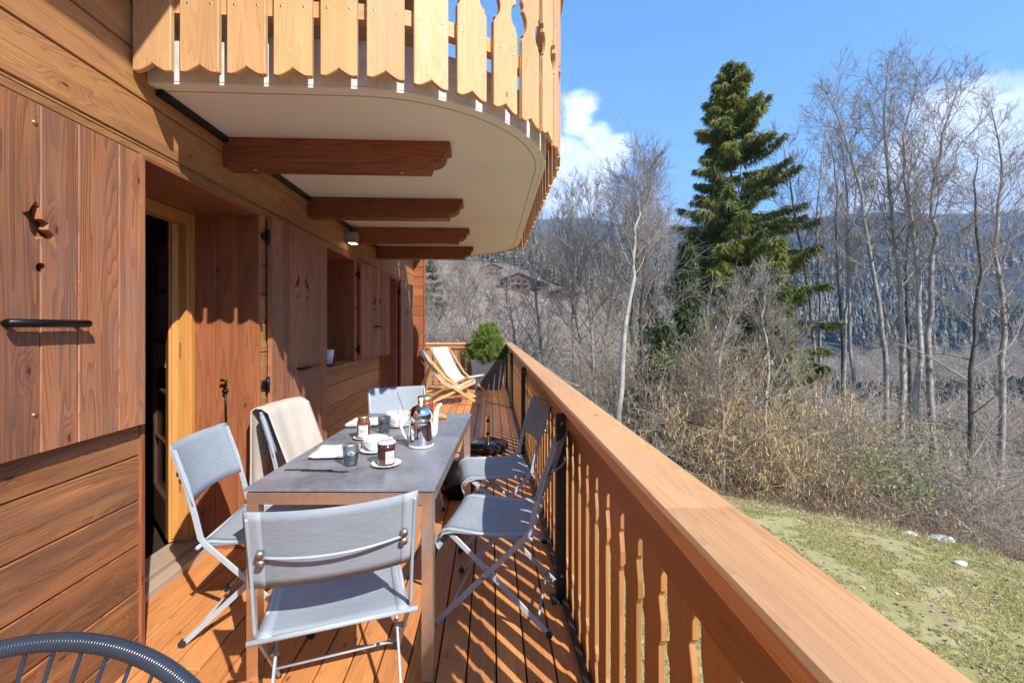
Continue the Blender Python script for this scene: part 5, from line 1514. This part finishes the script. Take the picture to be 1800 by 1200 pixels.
# thicket: the mass of brushwood nobody could count
def scatter_merge(name, mat, kinds, spots, label):
    Vs, Qs, n = [], [], 0
    for i, (x, y, s) in enumerate(spots):
        V, Q, _ = SH[kinds[i % len(kinds)]]; a = R.uniform(0, 6.28); c_, s_ = math.cos(a), math.sin(a)
        X = V[:, 0] * c_ - V[:, 1] * s_; Y = V[:, 0] * s_ + V[:, 1] * c_
        f_ = s ** .35
        Vs.append(np.stack([X * s + x, Y * s + y, V[:, 2] * s * R.uniform(.8, 1.1) + gz(x, y) - .1], 1)); Qs.append(Q + n); n += len(V)
    o = quad_mesh(name, np.concatenate(Vs), np.concatenate(Qs), mat, smooth=False); tag(o, label, 'brushwood', kind='stuff')


def pol(u, depth): p = W3(u, 575, depth); return p[0], p[1]
sp1 = []; rq = random.Random(5)
for _ in range(120):
    d = rq.uniform(17, 31); u = rq.uniform(930, 1900); x, y = pol(u, d); sp1.append((x, y, rq.uniform(1.0, 1.9)))
scatter_merge('thicket', M['twig'], ['greyA', 'greyB', 'arch'], sp1, 'tangled leafless brushwood filling the hollow between the trees')
sp2 = []
for _ in range(620):
    d = 24 * (150 / 24) ** rq.random(); u = rq.uniform(700, 1090); x, y = pol(u, d); 
    if 850 < u < 975 and d > 48 and rq.random() < .85: continue
    sp2.append((x, y, rq.uniform(.95, 1.5)))
scatter_merge('hillside_brush', M['thatch'], ['lo'], sp2, 'pinkish bare brushwood covering the slope beyond the end of the deck')
sp3 = []
for _ in range(900):
    d = 30 * (330 / 30) ** rq.random(); u = rq.uniform(1040, 1900); x, y = pol(u, d); sp3.append((x, y, rq.uniform(1.3, 2.0) * (1 + min(d, 200) / 110)))
scatter_merge('valley_brush', M['thatch'], ['lo'], sp3, 'grey bare woodland dropping into the valley behind the bank')
# brambles and ivy low on the bank
rnd = np.random.default_rng(3); T = Tubes(3)
for _ in range(1500):
    u = rnd.uniform(1230, 1850); r_ = 12.9 + rnd.random() ** 1.3 * 3.0; x, y = pol(u, r_ * math.cos(math.atan((u - 900) / 768)))
    B, _ = grow(rnd, [x, y, gz(x, y) - .02], [rnd.normal() * .6, rnd.normal() * .6, .8], rnd.uniform(.35, 1.0), 6, .25, -.16); T.add(B, .0055 * (1 - np.linspace(0, .6, 6)))
V, Q = T.arrays(); o = quad_mesh('brambles', V, Q, M['bramble'], smooth=False); tag(o, 'reddish bramble stems along the top of the bank', 'brambles', kind='stuff')
pos = []
for (u, v, d, w_, h_, n) in ((1545, 815, 11.6, .9, .9, 500), (1640, 780, 12.0, 1.1, 1.5, 350), (1600, 860, 11.2, .8, .5, 350), (1170, 640, 15, .5, .8, 300), (1230, 870, 13, .5, .4, 200)):
    p = W3(u, v, d); q = p + rnd.normal(size=(n, 3)) * np.array([w_ * .45, w_ * .45, h_ * .33]); pos.append(q)
pos = np.concatenate(pos); n = len(pos)
t1 = blades(pos, unit(n), rnd.uniform(.05, .10, n), rnd.uniform(.04, .08, n)); o = tri_mesh('ivy', t1, M['leaf']); tag(o, 'patches of small green ivy leaves climbing in the right brushwood', 'ivy', kind='stuff')

# lawn blades and fallen leaves
n = 240000; rr_ = rnd.uniform(3.4 ** 2, 13.0 ** 2, n) ** .5; aa = rnd.uniform(.10, 1.02, n)
x = rr_ * np.sin(aa); y = rr_ * np.cos(aa); keep = x > .75; x, y = x[keep], y[keep]; n = len(x)
dens_ = vnoise(x / .5, y / .5, 9) + vnoise(x / .12, y / .12, 10) * .6; keep = dens_ > -.15; x, y = x[keep], y[keep]; n = len(x)
p = np.stack([x, y, ground(x, y) - .003], 1); d = rnd.normal(size=(n, 3)) * [.7, .7, 0] + [0, 0, .8]; d /= np.linalg.norm(d, axis=1)[:, None]
o = tri_mesh('lawn_grass', blades(p, d, rnd.uniform(.02, .065, n), rnd.uniform(.007, .014, n)), M['grass']); tag(o, 'short patchy spring grass of the sloping lawn', 'grass', kind='stuff')
n = 9000; rr_ = np.concatenate([rnd.uniform(4, 12, n // 3), rnd.uniform(11.2, 15, n - n // 3)]); aa = rnd.uniform(.08, 1.02, n); x = rr_ * np.sin(aa); y = rr_ * np.cos(aa)
k_ = x > .8; x, y = x[k_], y[k_]; n = len(x); p = np.stack([x, y, ground(x, y) + .008], 1); d = unit(n); d[:, 2] = np.abs(d[:, 2]) * .3; d /= np.linalg.norm(d, axis=1)[:, None]
o = tri_mesh('fallen_leaves', blades(p, d, rnd.uniform(.03, .07, n), rnd.uniform(.03, .06, n)), M['litter']); tag(o, 'dry brown leaves scattered over the lawn and bank', 'leaves', kind='stuff')
n = 9000; rr_ = rnd.uniform(11.9, 13.6, n); aa = rnd.uniform(.08, 1.02, n); x = rr_ * np.sin(aa); y = rr_ * np.cos(aa)
k_ = (vnoise(x / .7, y / .7, 31) + (rr_ - 12.8) * .35) > -.05; x, y = x[k_], y[k_]; n = len(x); p = np.stack([x, y, ground(x, y) - .01], 1)
d = rnd.normal(size=(n, 3)) * [.55, .55, 0] + [0, 0, .7]; d /= np.linalg.norm(d, axis=1)[:, None]
o = tri_mesh('rough_grass', blades(p, d, rnd.uniform(.08, .24, n), rnd.uniform(.010, .018, n)), M['grass']); tag(o, 'longer dry grass straggling along the edge of the lawn', 'grass', kind='stuff')
# white stones
for i, (u, v, s, lab) in enumerate(((1655, 893, .20, 'large white stone lying at the right end of the lawn edge'), (1600, 897, .10, 'flat pale stone just left of the large white one'), (1688, 990, .07, 'small pale stone on the lawn near the right side'))):
    t_ = (575 - v) / 768; d = -( CZ + 2.5) / t_; p = W3(u, v, d)
    bm = bmesh.new(); bmesh.ops.create_icosphere(bm, subdivisions=3, radius=s)
    rs_ = random.Random(i)
    for vv in bm.verts:
        f_ = 1 + .45 * float(vnoise(vv.co.x * 5 / s * .2 + i * 7, vv.co.y * 5 / s * .2 + vv.co.z * 6, 5)); vv.co = Vector((vv.co.x * 1.5 * f_, vv.co.y * f_, vv.co.z * .6 * f_))
    me_ = bpy.data.meshes.new('stone'); bm.to_mesh(me_); bm.free(); me_.materials.append(M['stone']); o = bpy.data.objects.new('stone', me_); C.objects.link(o)
    o.location = (p[0], p[1], gz(p[0], p[1]) + s * .25); tag(o, lab, 'stone')


# ------------------------------------------------------------------ houses on the hills
def house(u, v, depth, w, h, d, rz, label, wallm, roofm, group=None, pitch=.35, win=True):
    p = W3(u, v, depth); z0 = p[2]
    gzv = gz(p[0], p[1]); z0 = gzv - .5
    t = empty('chalet' if wallm == 'wall_far' else 'village_house', (p[0], p[1], z0), rz, label, 'house', group)
    mb = MB(); rt_ = w * pitch / 2 + h
    mb.prism([(-w / 2, -2), (w / 2, -2), (w / 2, h), (0, rt_), (-w / 2, h)], -d / 2, d / 2, 'y', 'x'); mb.build('wall', M[wallm], t)
    mb = MB(); ov = w * .10; sl_ = pitch; th = w * .03
    mb.prism([(-w / 2 - ov, h - ov * sl_ + .05), (0, rt_ + .05), (w / 2 + ov, h - ov * sl_ + .05), (w / 2 + ov, h - ov * sl_ + th + .05), (0, rt_ + th + .05), (-w / 2 - ov, h - ov * sl_ + th + .05)], -d / 2 - ov, d / 2 + ov, 'y', 'x'); ro = mb.build('roof', M[roofm], t)
    mb = MB(); mb.box(w * .12, w * .19, -d * .1, d * .05, rt_ * .8, rt_ + w * .10); mb.build('chimney', M['wall_white'], ro)
    if win:
        for zz in (h * .18, h * .62):
            for xx in (-.28, 0, .28):
                mb = MB(); mb.box(xx * w - w * .06, xx * w + w * .06, -d / 2 - .06, -d / 2 - .001, zz, zz + h * .2); mb.build('window', M['black'], t)
        mb = MB(); mb.box(-w * .45, w * .45, -d / 2 - w * .08, -d / 2 - .07, h * .46, h * .56); mb.build('balcony', M[roofm], t)


house(905, 470, 105, 5.6, 3.2, 5, .3, 'brown chalet with the lower red-brown roof on the left hillside, nearest the balcony', 'wall_far', 'roof_far')
house(942, 452, 125, 6, 3, 5.5, -.4, 'brown chalet uphill and right of the nearest hillside chalet', 'wall_far', 'roof_far')
house(862, 460, 140, 6, 3, 5.5, .2, 'brown chalet farther left, its roof just below the balcony', 'wall_far', 'roof_far')
house(985, 486, 130, 6, 3, 5, .6, 'small brown chalet at the right end of the hillside row', 'wall_far', 'roof_far')
for i, (u, w_, dd) in enumerate(((1395, 16, 1150), (1418, 22, 1180), (1452, 20, 1150), (1470, 26, 1200), (1490, 18, 1160), (1512, 22, 1180), (1535, 30, 1170), (1548, 18, 1230), (1566, 20, 1160), (1690, 20, 1190), (1668, 16, 1170), (1372, 18, 1180))):
    house(u, 440, dd, w_ * 1.15, 9, 16, R.uniform(-.5, .5), 'pale tiny village house across the valley, seen through the bare trees', 'wall_white', 'roof_pale', 'village houses across the valley', win=False)

# far conifer wood
pos = []
N = 34000; rr_ = np.exp(rnd.uniform(math.log(130), math.log(2500), N)); aa = rnd.uniform(-.30, .98, N)
x = rr_ * np.sin(aa); y = rr_ * np.cos(aa); kp = (vnoise(x / (60 + rr_ * .12), y / (60 + rr_ * .12), 21) > -.24) & ~((rr_ > 1100) & (rr_ < 1260)); 
left = (aa < .13) & (rr_ < 420); kp &= ~left | (rnd.random(N) < .12); kp &= ~((aa < .20) & (rr_ < 240))
x, y = x[kp], y[kp]; z = ground(x, y); n = len(x); H = rnd.uniform(8, 20, n) * np.clip(rr_[kp] / 450, .6, 1.35); Wd = H * rnd.uniform(.19, .32, n)
tris = []
for lv in range(4):
    z0 = z + H * (.08 + .22 * lv); z1 = z + H * (.45 + .19 * lv); w_ = Wd * (1 - .22 * lv); K = 6; ph = rnd.uniform(0, 6.28, n)
    for k_ in range(K):
        a0 = ph + k_ * 2 * math.pi / K; a1 = ph + (k_ + 1) * 2 * math.pi / K; j0 = rnd.uniform(.7, 1.15, n)
        A = np.stack([x + w_ * j0 * np.cos(a0), y + w_ * j0 * np.sin(a0), z0], 1); B = np.stack([x + w_ * np.cos(a1), y + w_ * np.sin(a1), z0 + H * .04], 1); T_ = np.stack([x, y, z1], 1)
        tris.append(np.stack([A, B, T_], 1))
o = tri_mesh('far_forest', np.concatenate(tris), M['farwood']); tag(o, 'dark conifer forest covering the valley sides and mountain flanks', 'forest', kind='stuff')

# ------------------------------------------------------------------ haze
m = bpy.data.materials.new('haze'); m.use_nodes = True; nt = m.node_tree; nt.nodes.clear()
out = NN(nt, 'ShaderNodeOutputMaterial'); pv = NN(nt, 'ShaderNodeVolumePrincipled'); pv.inputs['Color'].default_value = (0.32, 0.58, 1.0, 1); pv.inputs['Density'].default_value = 0.00021; pv.inputs['Anisotropy'].default_value = 0.0
LK(nt, pv.outputs[0], out.inputs['Volume'])
mb = MB(); zlo = float(GZ.min()) - 1; zhi = float(GZ.max()) + 60
mb.box(-5300, 5300, -5300, 5300, zlo, zhi); hz = mb.build('haze', m); tag(hz, 'thin blue mountain air', 'haze', kind='stuff')
